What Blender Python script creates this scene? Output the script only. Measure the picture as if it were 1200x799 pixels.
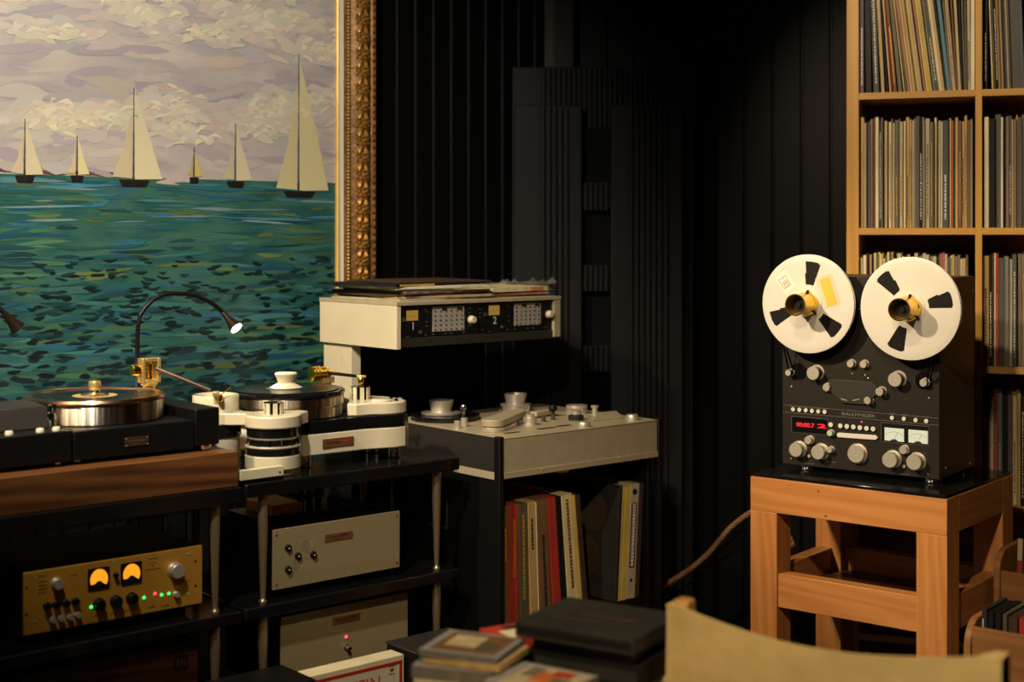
import bpy, math, random
from mathutils import Matrix, Vector
rnd = random.Random(7)
for o in list(bpy.data.objects): bpy.data.objects.remove(o)
scene = bpy.context.scene
COL = scene.collection
# ------------------------------------------------------------------ camera, world, lights, exposure
FPX, EYE, HORIZON = 1667.0, 1.35, 275.0        # focal length in pixels of the 1200x799 frame, eye height, horizon row
cam = bpy.data.cameras.new('camera'); cam_ob = bpy.data.objects.new('camera', cam); COL.objects.link(cam_ob)
cam.sensor_width = 36.0; cam.lens = FPX / 1200 * 36.0
cam.shift_y = -(399.5 - HORIZON) / 1200
cam_ob.location = (0, 0, EYE); cam_ob.rotation_euler = (math.pi / 2, 0, 0)
cam.clip_start = 0.05
cam.dof.use_dof = True; cam.dof.focus_distance = 3.58; cam.dof.aperture_fstop = 2.1
scene.camera = cam_ob
world = bpy.data.worlds.new('dim_room'); scene.world = world; world.use_nodes = True
world.node_tree.nodes['Background'].inputs[0].default_value = (1.0, 0.75, 0.5, 1)
world.node_tree.nodes['Background'].inputs[1].default_value = 0.003
vs = scene.view_settings
vs.view_transform = 'Standard'; vs.look = 'None'; vs.exposure = 0.0; vs.gamma = 1.0; vs.use_curve_mapping = False
def spot(name, loc, aim, power, cone, blend, size, col):
    l = bpy.data.lights.new(name, 'SPOT'); l.energy = power; l.spot_size = math.radians(cone); l.spot_blend = blend
    l.shadow_soft_size = size; l.color = col
    o = bpy.data.objects.new(name, l); COL.objects.link(o); o.location = loc
    o.rotation_euler = (Vector(aim) - Vector(loc)).to_track_quat('-Z', 'Y').to_euler()
    return o
WARM = (1.0, 0.80, 0.52)
spot('ceiling_spot_turntables', (-1.55, 2.35, 2.55), (-0.45, 3.45, 0.85), 190, 58, 0.6, 0.05, WARM)
spot('ceiling_spot_painting', (-0.75, 1.9, 2.6), (-0.95, 3.7, 1.45), 225, 70, 0.8, 0.05, (1.0, 0.89, 0.73))
spot('ceiling_spot_tape_deck', (-0.90, 2.75, 2.18), (1.0, 3.65, 1.05), 165, 36, 0.7, 0.04, WARM)
spot('ceiling_spot_records', (-0.05, 2.25, 2.65), (1.30, 4.05, 1.55), 190, 42, 0.8, 0.05, WARM)
spot('ceiling_spot_front', (-0.20, 0.85, 2.55), (0.50, 2.65, 0.60), 215, 58, 0.9, 0.06, WARM)
# ------------------------------------------------------------------ frames: u along a front, w into the room, z up
class Frame:
    def __init__(s, deg):
        s.th = math.radians(deg); s.c = math.cos(s.th); s.s = math.sin(s.th)
    def world(s, u, w, z=0): return Vector((s.c * u - s.s * w, s.s * u + s.c * w, z))
    def pw(s, px, py, w):            # where the sight line meets the upright plane w
        a = (px - 600) / FPX; Y = w / (s.c - s.s * a); X = a * Y
        return (s.c * X + s.s * Y, w, EYE - (py - HORIZON) / FPX * Y)
    def pz(s, px, py, z):            # where the sight line meets the level plane z
        a = (px - 600) / FPX; Y = (EYE - z) * FPX / (py - HORIZON); X = a * Y
        return (s.c * X + s.s * Y, -s.s * X + s.c * Y, z)
    def py_(s, px, Y):
        X = (px - 600) / FPX * Y
        return (s.c * X + s.s * Y, -s.s * X + s.c * Y)
FL, FS, FD, FB, FW = Frame(40.5), Frame(-38.7), Frame(-36.5), Frame(-18), Frame(0)
# ------------------------------------------------------------------ materials
M = {}
def new_mat(name):
    m = bpy.data.materials.new(name); m.use_nodes = True
    return m, m.node_tree, m.node_tree.nodes['Principled BSDF']
def mat(name, col, rough=0.5, metal=0.0, var=0.0, scale=8.0, bump=0.0, aniso=0.0, coat=0.0, stretch=(1, 1, 1), spec=None, alpha=None, trans=None):
    if name in M: return M[name]
    m, nt, b = new_mat(name); N = nt.nodes; L = nt.links
    b.inputs['Base Color'].default_value = (*col, 1); b.inputs['Roughness'].default_value = rough; b.inputs['Metallic'].default_value = metal
    if coat: b.inputs['Coat Weight'].default_value = coat; b.inputs['Coat Roughness'].default_value = 0.05
    if spec is not None: b.inputs['Specular IOR Level'].default_value = spec
    if alpha is not None: b.inputs['Alpha'].default_value = alpha
    if trans is not None: b.inputs['Transmission Weight'].default_value = trans
    if aniso:
        b.inputs['Anisotropic'].default_value = aniso
        t = N.new('ShaderNodeTangent'); t.direction_type = 'RADIAL'; t.axis = 'Z'; L.new(t.outputs[0], b.inputs['Tangent']); b.inputs['Anisotropic Rotation'].default_value = 0.25
    if var or bump:
        tc = N.new('ShaderNodeTexCoord'); mp = N.new('ShaderNodeMapping'); mp.inputs['Scale'].default_value = stretch
        L.new(tc.outputs['Object'], mp.inputs[0])
        nz = N.new('ShaderNodeTexNoise'); nz.inputs['Scale'].default_value = scale; nz.inputs['Detail'].default_value = 6; L.new(mp.outputs[0], nz.inputs['Vector'])
        if var:
            r = N.new('ShaderNodeValToRGB'); r.color_ramp.elements[0].position = 0.3; r.color_ramp.elements[1].position = 0.7
            r.color_ramp.elements[0].color = (*[c * (1 - var) for c in col], 1); r.color_ramp.elements[1].color = (*[min(1, c * (1 + var * .6)) for c in col], 1)
            L.new(nz.outputs['Fac'], r.inputs[0]); L.new(r.outputs[0], b.inputs['Base Color'])
        if bump:
            bp = N.new('ShaderNodeBump'); bp.inputs['Strength'].default_value = bump; bp.inputs['Distance'].default_value = 0.004
            L.new(nz.outputs['Fac'], bp.inputs['Height']); L.new(bp.outputs[0], b.inputs['Normal'])
    M[name] = m; return m
def wood(name, dark, light, axis=0, rough=0.5, scale=14.0, coat=0.0):
    m, nt, b = new_mat(name); N = nt.nodes; L = nt.links
    tc = N.new('ShaderNodeTexCoord'); mp = N.new('ShaderNodeMapping'); sc = [1.0, 1.0, 1.0]; sc[axis] = 0.07; mp.inputs['Scale'].default_value = sc
    L.new(tc.outputs['Object'], mp.inputs[0])
    n1 = N.new('ShaderNodeTexNoise'); n1.inputs['Scale'].default_value = scale; n1.inputs['Detail'].default_value = 4; n1.inputs['Distortion'].default_value = 1.2; L.new(mp.outputs[0], n1.inputs['Vector'])
    wv = N.new('ShaderNodeTexWave'); wv.inputs['Scale'].default_value = scale * 1.1; wv.inputs['Distortion'].default_value = 9; wv.inputs['Detail'].default_value = 3; wv.bands_direction = 'DIAGONAL'; L.new(mp.outputs[0], wv.inputs['Vector'])
    mx = N.new('ShaderNodeMath'); mx.operation = 'MULTIPLY_ADD'; mx.inputs[1].default_value = 0.30; L.new(wv.outputs['Fac'], mx.inputs[0])
    hf = N.new('ShaderNodeMath'); hf.operation = 'MULTIPLY'; hf.inputs[1].default_value = 0.6; L.new(n1.outputs['Fac'], hf.inputs[0]); L.new(hf.outputs[0], mx.inputs[2])
    r = N.new('ShaderNodeValToRGB'); r.color_ramp.elements[0].position = 0.2; r.color_ramp.elements[1].position = 0.75
    r.color_ramp.elements[0].color = (*dark, 1); r.color_ramp.elements[1].color = (*light, 1)
    L.new(mx.outputs[0], r.inputs[0]); L.new(r.outputs[0], b.inputs['Base Color']); b.inputs['Roughness'].default_value = rough
    if coat: b.inputs['Coat Weight'].default_value = coat; b.inputs['Coat Roughness'].default_value = 0.15
    M[name] = m; return m
def glow(name, col, strength):
    m, nt, b = new_mat(name); b.inputs['Base Color'].default_value = (*[c * .3 for c in col], 1)
    b.inputs['Emission Color'].default_value = (*col, 1); b.inputs['Emission Strength'].default_value = strength; M[name] = m; return m
mat('black_case', (0.004, 0.004, 0.004), 0.8, spec=.08)
mat('black_gloss', (0.006, 0.006, 0.006), 0.12)
mat('black_satin', (0.005, 0.005, 0.005), 0.42, var=.2, scale=30, spec=.25)
mat('black_paint', (0.0028, 0.0028, 0.0025), 0.5, spec=.16, var=.25, scale=20, stretch=(1, 1, .1))
mat('black_rubber', (0.006, 0.006, 0.006), 0.7)
mat('charcoal', (0.020, 0.017, 0.015), 0.5, var=.12, scale=60)
mat('deck_side', (0.060, 0.044, 0.031), 0.45, var=.35, scale=10, stretch=(6, 6, .15))
mat('deck_front', (0.017, 0.0135, 0.011), 0.45, var=.08, scale=40, spec=.3)
mat('grey_steel', (0.05, 0.046, 0.04), 0.5, var=.1, scale=30)
mat('steel', (0.66, 0.58, 0.47), 0.42, 1.0, aniso=.98, var=.75, bump=.5, scale=55, stretch=(1, 1, .015))  # colour streaks stand in for upright reflections; bump is the brushing
mat('chrome', (0.75, 0.72, 0.68), 0.12, 1.0)
mat('leg_metal', (0.42, 0.31, 0.20), 0.38, .8)
mat('silver', (0.64, 0.58, 0.48), 0.38, .65)
mat('silver_paint', (0.44, 0.37, 0.24), 0.42, .15, var=.08, scale=40)
mat('amp_face', (0.27, 0.215, 0.11), 0.5, .1, var=.06, scale=10, stretch=(.2, 1, 6))
mat('white_lacquer', (0.68, 0.60, 0.43), 0.28, coat=.3)
mat('white_panel', (0.62, 0.55, 0.38), 0.45, var=.05, scale=12)
mat('reel_metal', (0.68, 0.64, 0.58), 0.42, 0.0, var=.03, scale=20)
mat('knob_face', (0.72, 0.66, 0.57), 0.36, .65)
mat('gold', (0.98, 0.60, 0.07), 0.22, 1.0)
mat('gold_bright', (0.98, 0.72, 0.26), 0.33, .8)
mat('copper', (0.80, 0.42, 0.26), 0.22, 1.0)
mat('bronze_mesh', (0.45, 0.22, 0.08), 0.35, 1.0, bump=.8, scale=180)
mat('gilt', (0.46, 0.23, 0.045), 0.36, .5, var=.45, scale=60, bump=.4)
mat('gilt_dark', (0.17, 0.075, 0.014), 0.45, .4, var=.5, scale=60, bump=.6)  # shade of the carved recesses put into a darker gilt
mat('gilt_light', (0.72, 0.47, 0.12), 0.4, .3, var=.15, scale=20)
mat('slip', (0.72, 0.66, 0.50), 0.6)
mat('cream_card', (0.60, 0.53, 0.36), 0.6, var=.12, scale=14)
mat('plate', (0.30, 0.13, 0.055), 0.35, .6)
mat('plate_dark', (0.05, 0.03, 0.018), 0.45, .3)
mat('ink', (0.012, 0.010, 0.010), 0.6)
mat('white_ink', (0.62, 0.60, 0.55), 0.6)
mat('grey_ink', (0.13, 0.12, 0.11), 0.6)
mat('red_ink', (0.42, 0.02, 0.018), 0.6)
mat('vinyl', (0.008, 0.008, 0.008), 0.22)
mat('tape', (0.010, 0.008, 0.007), 0.3)
mat('gold_face', (0.50, 0.25, 0.030), 0.42, .3, var=.08, scale=14)
mat('plastic_film', (0.75, 0.72, 0.66), 0.12, alpha=.10, bump=.6, scale=40)
mat('jewel', (0.55, 0.54, 0.52), 0.10, alpha=.30)
mat('canvas_cloth', (0.60, 0.43, 0.17), 0.85, var=.10, scale=25, bump=.15)
mat('rope', (0.24, 0.12, 0.055), 0.8, bump=.7, scale=160)
mat('floor_dark', (0.02, 0.014, 0.010), 0.5, var=.3, scale=4)
mat('ceiling_dark', (0.012, 0.011, 0.010), 0.8)
wood('pine', (0.40, 0.195, 0.030), (0.52, 0.28, 0.058), 2, .5, 10)
wood('pine_h', (0.40, 0.195, 0.030), (0.52, 0.28, 0.058), 0, .5, 10)
wood('fir_v', (0.42, 0.155, 0.038), (0.55, 0.235, 0.072), 2, .45, 16)
wood('fir_h', (0.42, 0.155, 0.038), (0.55, 0.235, 0.072), 0, .45, 16)
wood('fir_d', (0.36, 0.13, 0.03), (0.48, 0.20, 0.06), 1, .5, 16)
wood('fir_end', (0.16, 0.06, 0.02), (0.30, 0.13, 0.05), 1, .6, 40)
wood('walnut', (0.050, 0.017, 0.006), (0.20, 0.078, 0.024), 0, .38, 16, .1)
wood('crate_wood', (0.23, 0.092, 0.026), (0.35, 0.155, 0.050), 0, .55, 12)
wood('table_wood', (0.36, 0.17, 0.05), (0.55, 0.30, 0.10), 0, .5, 6)
glow('lamp_led', (1.0, 0.97, 0.95), 9.0)
glow('meter_amber', (1.0, 0.36, 0.015), 1.0)
glow('meter_white', (0.76, 0.78, 0.56), .62)
glow('meter_yellow', (0.62, 0.36, 0.06), .32)
glow('led_green', (0.02, 0.9, 0.10), 3.0)
glow('led_red', (1.0, 0.05, 0.08), 2.6)
glow('digit_red', (0.9, 0.012, 0.03), 1.0)
PAL = {'cream': (.66, .54, .28), 'white': (.70, .62, .42), 'tan': (.46, .30, .11), 'brown': (.17, .085, .035), 'black': (.007, .007, .007), 'charcoal': (.026, .024, .021),
       'grey': (.15, .13, .095), 'light grey': (.42, .365, .25), 'red': (.38, .035, .022), 'orange': (.50, .13, .03), 'yellow': (.58, .40, .07), 'blue': (.035, .17, .26),
       'dark blue': (.025, .035, .07), 'green': (.10, .13, .055), 'olive': (.085, .078, .042), 'pink': (.50, .35, .19), 'purple': (.13, .09, .14), 'teal': (.04, .09, .09), 'dark brown': (.055, .032, .02), 'beige': (.46, .37, .22)}
def sleeve_mat(c): return mat('card_' + c.replace(' ', '_'), PAL[c], .62, var=.22, scale=30, stretch=(1, 1, .25), spec=.22)
# ------------------------------------------------------------------ mesh building
class MB:
    def __init__(s): s.v = []; s.f = []; s.m = []
    def add(s, vs_, fs, mi=0):
        n = len(s.v); s.v += [tuple(p) for p in vs_]; s.f += [tuple(i + n for i in f) for f in fs]; s.m += [mi] * len(fs); return s
    def box(s, x0, x1, y0, y1, z0, z1, mi=0, mtx=None):
        p = [(x, y, z) for z in (z0, z1) for y in (y0, y1) for x in (x0, x1)]
        if mtx is not None: p = [mtx @ Vector(q) for q in p]
        return s.add(p, [(0, 2, 3, 1), (4, 5, 7, 6), (0, 1, 5, 4), (1, 3, 7, 5), (3, 2, 6, 7), (2, 0, 4, 6)], mi)
    def lathe(s, c, prof, n=28, axis='z', mi=0):      # prof: (radius, height); axis 'f' points out of a front (-y)
        c = Vector(c); vs_ = []
        for r, h in prof:
            for k in range(n):
                a = 2 * math.pi * k / n; ca, sa = r * math.cos(a), r * math.sin(a)
                vs_.append(c + (Vector((ca, sa, h)) if axis == 'z' else Vector((ca, -h, sa)) if axis == 'f' else Vector((h, ca, sa))))
        fs = [(i * n + k, i * n + (k + 1) % n, (i + 1) * n + (k + 1) % n, (i + 1) * n + k) for i in range(len(prof) - 1) for k in range(n)]
        if prof[0][0] > 1e-6: fs.append(tuple(range(n - 1, -1, -1)))
        if prof[-1][0] > 1e-6: fs.append(tuple((len(prof) - 1) * n + k for k in range(n)))
        return s.add(vs_, fs, mi)
    def tube(s, pts, r, n=10, mi=0):
        pts = [Vector(p) for p in pts]; rs = r if isinstance(r, (list, tuple)) else [r] * len(pts); vs_ = []
        ref = Vector((0.13, 0.21, 0.97))
        for i, p in enumerate(pts):
            t = (pts[min(i + 1, len(pts) - 1)] - pts[max(i - 1, 0)]).normalized()
            a = t.cross(ref); a = a.normalized() if a.length > 1e-4 else Vector((1, 0, 0)); b = t.cross(a)
            for k in range(n):
                q = 2 * math.pi * k / n; vs_.append(p + a * (rs[i] * math.cos(q)) + b * (rs[i] * math.sin(q)))
        m = len(pts)
        fs = [(i * n + k, i * n + (k + 1) % n, (i + 1) * n + (k + 1) % n, (i + 1) * n + k) for i in range(m - 1) for k in range(n)]
        fs += [tuple(range(n - 1, -1, -1)), tuple((m - 1) * n + k for k in range(n))]
        return s.add(vs_, fs, mi)
    def prism(s, outline, z0, z1, mi=0):               # outline in (x, y), counter-clockwise
        n = len(outline)
        vs_ = [(x, y, z0) for x, y in outline] + [(x, y, z1) for x, y in outline]
        fs = [tuple(range(n - 1, -1, -1)), tuple(range(n, 2 * n))] + [(k, (k + 1) % n, n + (k + 1) % n, n + k) for k in range(n)]
        return s.add(vs_, fs, mi)
    def slab(s, outline, y0, y1, mi=0):                # outline in (x, z) seen from the front, extruded from y0 (front) to y1
        n = len(outline)
        vs_ = [(x, y0, z) for x, z in outline] + [(x, y1, z) for x, z in outline]
        fs = [tuple(range(n)), tuple(range(2 * n - 1, n - 1, -1))] + [((k + 1) % n, k, n + k, n + (k + 1) % n) for k in range(n)]
        return s.add(vs_, fs, mi)
    def ball(s, c, r, sx=1, sy=1, sz=1, n=10, m=6, mi=0):
        c = Vector(c); vs_ = []
        for i in range(m + 1):
            t = math.pi * i / m
            for k in range(n):
                a = 2 * math.pi * k / n; vs_.append(c + Vector((r * sx * math.sin(t) * math.cos(a), r * sy * math.sin(t) * math.sin(a), r * sz * math.cos(t))))
        return s.add(vs_, [(i * n + k, (i + 1) * n + k, (i + 1) * n + (k + 1) % n, i * n + (k + 1) % n) for i in range(m) for k in range(n)], mi)
    def mesh(s, name, mats, org=(0, 0, 0), smooth=35):
        ox, oy, oz = org
        me = bpy.data.meshes.new(name); me.from_pydata([(x - ox, y - oy, z - oz) for x, y, z in s.v], [], s.f)
        for m in (mats if isinstance(mats, (list, tuple)) else [mats]): me.materials.append(M[m] if isinstance(m, str) else m)
        me.polygons.foreach_set('material_index', s.m); me.update()
        if smooth:
            me.shade_smooth(); me.set_sharp_from_angle(angle=math.radians(smooth))
        return me
    def build(s, name, mats, parent=None, bevel=0.0, label=None, smooth=35, kind=None):
        org = ORG.get(root_of(parent).name, (0, 0, 0)) if parent else (0, 0, 0)
        ob = bpy.data.objects.new(name, s.mesh(name, mats, org, smooth)); COL.objects.link(ob)
        if parent: ob.parent = parent
        if bevel:
            md = ob.modifiers.new('bevel', 'BEVEL'); md.width = bevel; md.segments = 2; md.limit_method = 'ANGLE'; md.angle_limit = math.radians(50)
        if label: ob['label'] = label
        if kind: ob['kind'] = kind
        return ob
ORG = {}
def root_of(o):
    while o.parent: o = o.parent
    return o
def thing(name, label, cat, fr, org, group=None):
    o = bpy.data.objects.new(name, None); COL.objects.link(o); o.empty_display_size = .05
    o.location = fr.world(*org); o.rotation_euler = (0, 0, fr.th); ORG[o.name] = tuple(org)
    o['label'] = label; o['category'] = cat
    if group: o['group'] = group
    return o
def box(name, mats, parent, x0, x1, y0, y1, z0, z1, bevel=0.002, label=None): return MB().box(x0, x1, y0, y1, z0, z1).build(name, mats, parent, bevel, label)
def tag(o, label, cat, group=None):
    o['label'] = label; o['category'] = cat
    if group: o['group'] = group
def put(name, me, parent, loc, rot=(0, 0, 0), label=None):     # a part that shares its mesh with its likes; loc in the frame's own coordinates
    o = bpy.data.objects.new(name, me); COL.objects.link(o); g = ORG.get(root_of(parent).name, (0, 0, 0))
    o.parent = parent; o.location = (loc[0] - g[0], loc[1] - g[1], loc[2] - g[2]); o.rotation_euler = rot
    if label: o['label'] = label
    return o
def rounded(x0, x1, y0, y1, r, n=5):
    pts = []
    for cx, cy, a0 in ((x1 - r, y0 + r, -90), (x1 - r, y1 - r, 0), (x0 + r, y1 - r, 90), (x0 + r, y0 + r, 180)):
        for k in range(n + 1):
            a = math.radians(a0 + 90 * k / n); pts.append((cx + r * math.cos(a), cy + r * math.sin(a)))
    return pts
def text_part(txt, size, parent, loc, mats, name='lettering', width=None, rot=(math.pi / 2, 0, 0), align='CENTER', spacing=1.0, bold=0.0):
    cu = bpy.data.curves.new('lettering', 'FONT'); cu.body = txt; cu.size = size; cu.align_x = align; cu.align_y = 'CENTER'; cu.extrude = 0.0002; cu.resolution_u = 3; cu.space_character = spacing; cu.offset = bold
    t = bpy.data.objects.new('lettering_curve', cu); COL.objects.link(t); bpy.context.view_layer.update()
    me = bpy.data.meshes.new_from_object(t.evaluated_get(bpy.context.evaluated_depsgraph_get())); bpy.data.objects.remove(t); bpy.data.curves.remove(cu)
    me.name = name; me.materials.clear(); me.materials.append(M[mats] if isinstance(mats, str) else mats)
    if width:
        xs = [v.co.x for v in me.vertices]; k = width / (max(xs) - min(xs))
        for v in me.vertices: v.co.x *= k
    return put(name, me, parent, loc, rot)
def marks(parent, x0, x1, z, y, mats, name='small_print', h=.003, n=None):      # a line of print too small to read
    b = MB(); x = x0
    while x < x1:
        l = rnd.uniform(.002, .006); b.box(x, min(x1, x + l), y, y + .0003, z - h / 2, z + h / 2); x += l + rnd.uniform(.001, .002)
    return b.build(name, mats, parent)
ONES = ['', 'first', 'second', 'third', 'fourth', 'fifth', 'sixth', 'seventh', 'eighth', 'ninth', 'tenth', 'eleventh', 'twelfth', 'thirteenth', 'fourteenth', 'fifteenth', 'sixteenth', 'seventeenth', 'eighteenth', 'nineteenth']
def nth(k):
    if k < 20: return ONES[k]
    t = {2: 'twent', 3: 'thirt', 4: 'fort', 5: 'fift'}[k // 10]
    return t + 'ieth' if k % 10 == 0 else t + 'y-' + ONES[k % 10]
# ------------------------------------------------------------------ the room
def struct(name, mb, m, parent=None, bevel=0): 
    o = mb.build(name, m, parent, bevel); o['kind'] = 'structure'; return o
struct('floor', MB().box(-4, 4, -1.5, 6, -.05, 0), 'floor_dark')
struct('ceiling', MB().box(-4, 4, -1.5, 6, 2.8, 2.85), 'ceiling_dark')
WL = 3.64                                          # the left wall's face in the left frame
def wall(name, fr, u0, u1, w, m, pitch, up0, up1, skip=0):
    o = bpy.data.objects.new(name, MB().box(u0, u1, w, w + .08, 0, 2.8).mesh(name, m)); COL.objects.link(o); o.rotation_euler = (0, 0, fr.th); o['kind'] = 'structure'
    ORG[o.name] = (0, 0, 0)
    me = None; k = 0; u = up0
    while u < up1:
        b = MB().slab([(0.0015, 0), (0.005, 0), (pitch - .005, 0), (pitch - .0015, 0), (pitch - .0015, 2.78), (.0015, 2.78)], -.014, 0)
        if me is None:
            b = MB(); c = .004
            sec = [(0.002, 0), (0.002, -.008), (0.002 + c, -.014), (pitch - .002 - c, -.014), (pitch - .002, -.008), (pitch - .002, 0)]
            b.prism(sec, 0.02, 2.78); me = b.mesh('plank', 'black_paint', smooth=0)
        put('plank', me, o, (u, w, 0)); u += pitch
    return o
wall('wall_left', FL, -1.2, 3.42, WL, 'black_satin', .072, .1, 3.34)
struct('wall_right', MB().box(2.75, 2.83, -1.5, 6, 0, 2.8), 'black_paint')
# back wall plane: meets the left wall behind the tall speaker
c0 = FL.world(3.42, WL)
wb = -FB.s * c0.x + FB.c * c0.y; ub = FB.c * c0.x + FB.s * c0.y
wall('wall_back', FB, ub, ub + 2.6, wb, 'black_satin', .095, ub + .01, ub + 2.4)
tcol = FL.pw(658, 60, WL - .05)
o = bpy.data.objects.new('trim_1', MB().box(tcol[0] - .045, tcol[0] + .045, WL - .06, WL - .012, 0, 2.8).mesh('trim_1', mat('trim_grey', (.10, .095, .085), .45))); COL.objects.link(o); o.rotation_euler = (0, 0, FL.th); o['kind'] = 'structure'
# ------------------------------------------------------------------ painting in a gilt frame on the left wall
PU0, PU1, PZ0, PZ1, PW = 0.36, 2.37, 0.80, 2.15, 3.592
pt = thing('framed_painting', 'large seascape oil painting in a carved gilt frame on the dark wall', 'painting', FL, (1.365, WL - .015, PZ0 - .14))
m, nt, b = new_mat('canvas_ground'); N = nt.nodes; L = nt.links; M['canvas_ground'] = m
tc = N.new('ShaderNodeTexCoord'); sx = N.new('ShaderNodeSeparateXYZ'); L.new(tc.outputs['Object'], sx.inputs[0])
mp = N.new('ShaderNodeMapping'); mp.inputs['Scale'].default_value = (2.2, 1, 7); L.new(tc.outputs['Object'], mp.inputs[0])
nz = N.new('ShaderNodeTexNoise'); nz.inputs['Scale'].default_value = 2.2; nz.inputs['Detail'].default_value = 7; nz.inputs['Distortion'].default_value = .6; L.new(mp.outputs[0], nz.inputs['Vector'])
sky = N.new('ShaderNodeValToRGB'); sea = N.new('ShaderNodeValToRGB')
def ramp(r, els):
    while len(r.color_ramp.elements) < len(els): r.color_ramp.elements.new(0.5)
    for e, (p, c) in zip(r.color_ramp.elements, els): e.position = p; e.color = (*c, 1)
ramp(sky, [(0.3, (.34, .31, .33)), (.5, (.42, .38, .38)), (.72, (.54, .49, .42))])
ramp(sea, [(0.25, (.010, .042, .050)), (.42, (.016, .085, .085)), (.55, (.04, .125, .085)), (.66, (.024, .10, .14)), (.8, (.10, .14, .05))])
L.new(nz.outputs['Fac'], sky.inputs[0]); L.new(nz.outputs['Fac'], sea.inputs[0])
gt = N.new('ShaderNodeMath'); gt.operation = 'GREATER_THAN'; gt.inputs[1].default_value = 1.505 - (PZ0 - .14); L.new(sx.outputs['Z'], gt.inputs[0])
mxr = N.new('ShaderNodeMix'); mxr.data_type = 'RGBA'; L.new(gt.outputs[0], mxr.inputs['Factor']); L.new(sea.outputs[0], mxr.inputs['A']); L.new(sky.outputs[0], mxr.inputs['B'])
L.new(mxr.outputs['Result'], b.inputs['Base Color']); b.inputs['Roughness'].default_value = .42
bp = N.new('ShaderNodeBump'); bp.inputs['Strength'].default_value = .35; bp.inputs['Distance'].default_value = .003; L.new(nz.outputs['Fac'], bp.inputs['Height']); L.new(bp.outputs[0], b.inputs['Normal'])
cv = box('canvas', 'canvas_ground', pt, PU0 - .01, PU1 + .01, PW, PW + .02, PZ0 - .01, PZ1 + .01, 0)
# raised brush strokes, coloured per stroke
m, nt, b = new_mat('oil_paint'); M['oil_paint'] = m
at = nt.nodes.new('ShaderNodeAttribute'); at.attribute_name = 'stroke'; nt.links.new(at.outputs['Color'], b.inputs['Base Color']); b.inputs['Roughness'].default_value = .38
def strokes(name, items):
    mb = MB(); cols = []
    for i, (u, z, l, h, ang, bend, col) in enumerate(items):
        y = PW - .0004 - .0000008 * i; n = 6; ca, sa = math.cos(ang), math.sin(ang); up, lo = [], []
        for k in range(n + 1):
            t = k / n * 2 - 1; wd = h * max(.12, (1 - t * t) ** .6) * rnd.uniform(.75, 1.15); x = t * l; cz = bend * (1 - t * t)
            for arr, sg in ((up, 1), (lo, -1)):
                zz = cz + sg * wd; px_, pz_ = u + x * ca - zz * sa, z + x * sa + zz * ca
                arr.append((min(max(px_, PU0), PU1), y, min(max(pz_, PZ0), PZ1)))
        mb.add(lo + up, [(k, k + 1, n + 2 + k, n + 1 + k) for k in range(n)]); cols += [col] * (2 * n + 2)
    ob = mb.build(name, 'oil_paint', cv, smooth=0, kind='stuff')
    ca_ = ob.data.color_attributes.new('stroke', 'FLOAT_COLOR', 'POINT')
    for k, c in enumerate(cols): ca_.data[k].color = (*c, 1)
    return ob
def jit(c, v=.18): f = 1 + rnd.uniform(-v, v); return tuple(min(1, x * f * (1 + rnd.uniform(-.05, .05))) for x in c)
ZH = 1.505; items = []
for k in range(420):                                        # sky: lavender greys
    z = rnd.uniform(ZH + .01, PZ1); u = rnd.uniform(PU0, PU1)
    items.append((u, z, rnd.uniform(.03, .10), rnd.uniform(.006, .018), rnd.uniform(-.3, .3), rnd.uniform(-.01, .01), jit(rnd.choice([(.36, .32, .34), (.44, .39, .37), (.47, .42, .36), (.40, .36, .38)]), .08)))
banks = [(rnd.uniform(PU0, PU1), rnd.uniform(ZH + .12, PZ1)) for k in range(46)]
for lvl, n_, sp_, sz_k, cols_ in ((0, 14, .085, 1.5, [(.50, .45, .40), (.48, .43, .40)]), (1, 16, .065, 1.0, [(.56, .51, .41), (.53, .48, .41)]), (2, 12, .050, .6, [(.62, .56, .42), (.66, .59, .44), (.58, .53, .42)])):
    for bu, bz in banks:                                    # cloud puffs, dim below and bright on top
        for k in range(n_):
            items.append((bu + rnd.gauss(0, sp_), bz + rnd.gauss(0, .016) + .004 * lvl, rnd.uniform(.014, .04) * sz_k, rnd.uniform(.006, .014) * sz_k, rnd.uniform(-.5, .7), rnd.uniform(0, .010), jit(rnd.choice(cols_), .05)))
strokes('sky_strokes', items)
items = []
for k in range(900):                                        # sea: long blended strokes
    z = rnd.uniform(PZ0, ZH - .004); t = (ZH - z) / (ZH - PZ0)
    items.append((rnd.uniform(PU0, PU1), z, rnd.uniform(.03, .12) * (.6 + t), rnd.uniform(.002, .005) + .006 * t, rnd.gauss(0, .05), rnd.uniform(-.006, .006), jit(rnd.choice([(.018, .085, .095), (.026, .12, .105), (.048, .135, .075), (.018, .09, .15), (.09, .13, .045), (.012, .05, .06), (.036, .135, .135)]), .3)))
for k in range(90):
    z = rnd.uniform(ZH - .12, ZH - .006)
    items.append((rnd.uniform(PU0, PU1), z, rnd.uniform(.05, .13), rnd.uniform(.002, .005), rnd.gauss(0, .03), 0, jit(rnd.choice([(.02, .12, .22), (.05, .19, .25), (.14, .22, .26), (.02, .10, .08)]), .2)))
for k in range(1050):                                       # sea: dark ripples, larger towards the bottom
    t = rnd.uniform(.27, 1.0) ** .9; z = ZH - t * (ZH - PZ0)
    items.append((rnd.uniform(PU0, PU1), z, rnd.uniform(.012, .028) * (.5 + .8 * t), rnd.uniform(.003, .0062) * (.5 + .9 * t), rnd.gauss(0, .10), rnd.uniform(-.006, .002), jit(rnd.choice([(.006, .022, .026), (.008, .03, .04), (.004, .012, .014)]), .3)))
strokes('sea_strokes', items)
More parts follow.
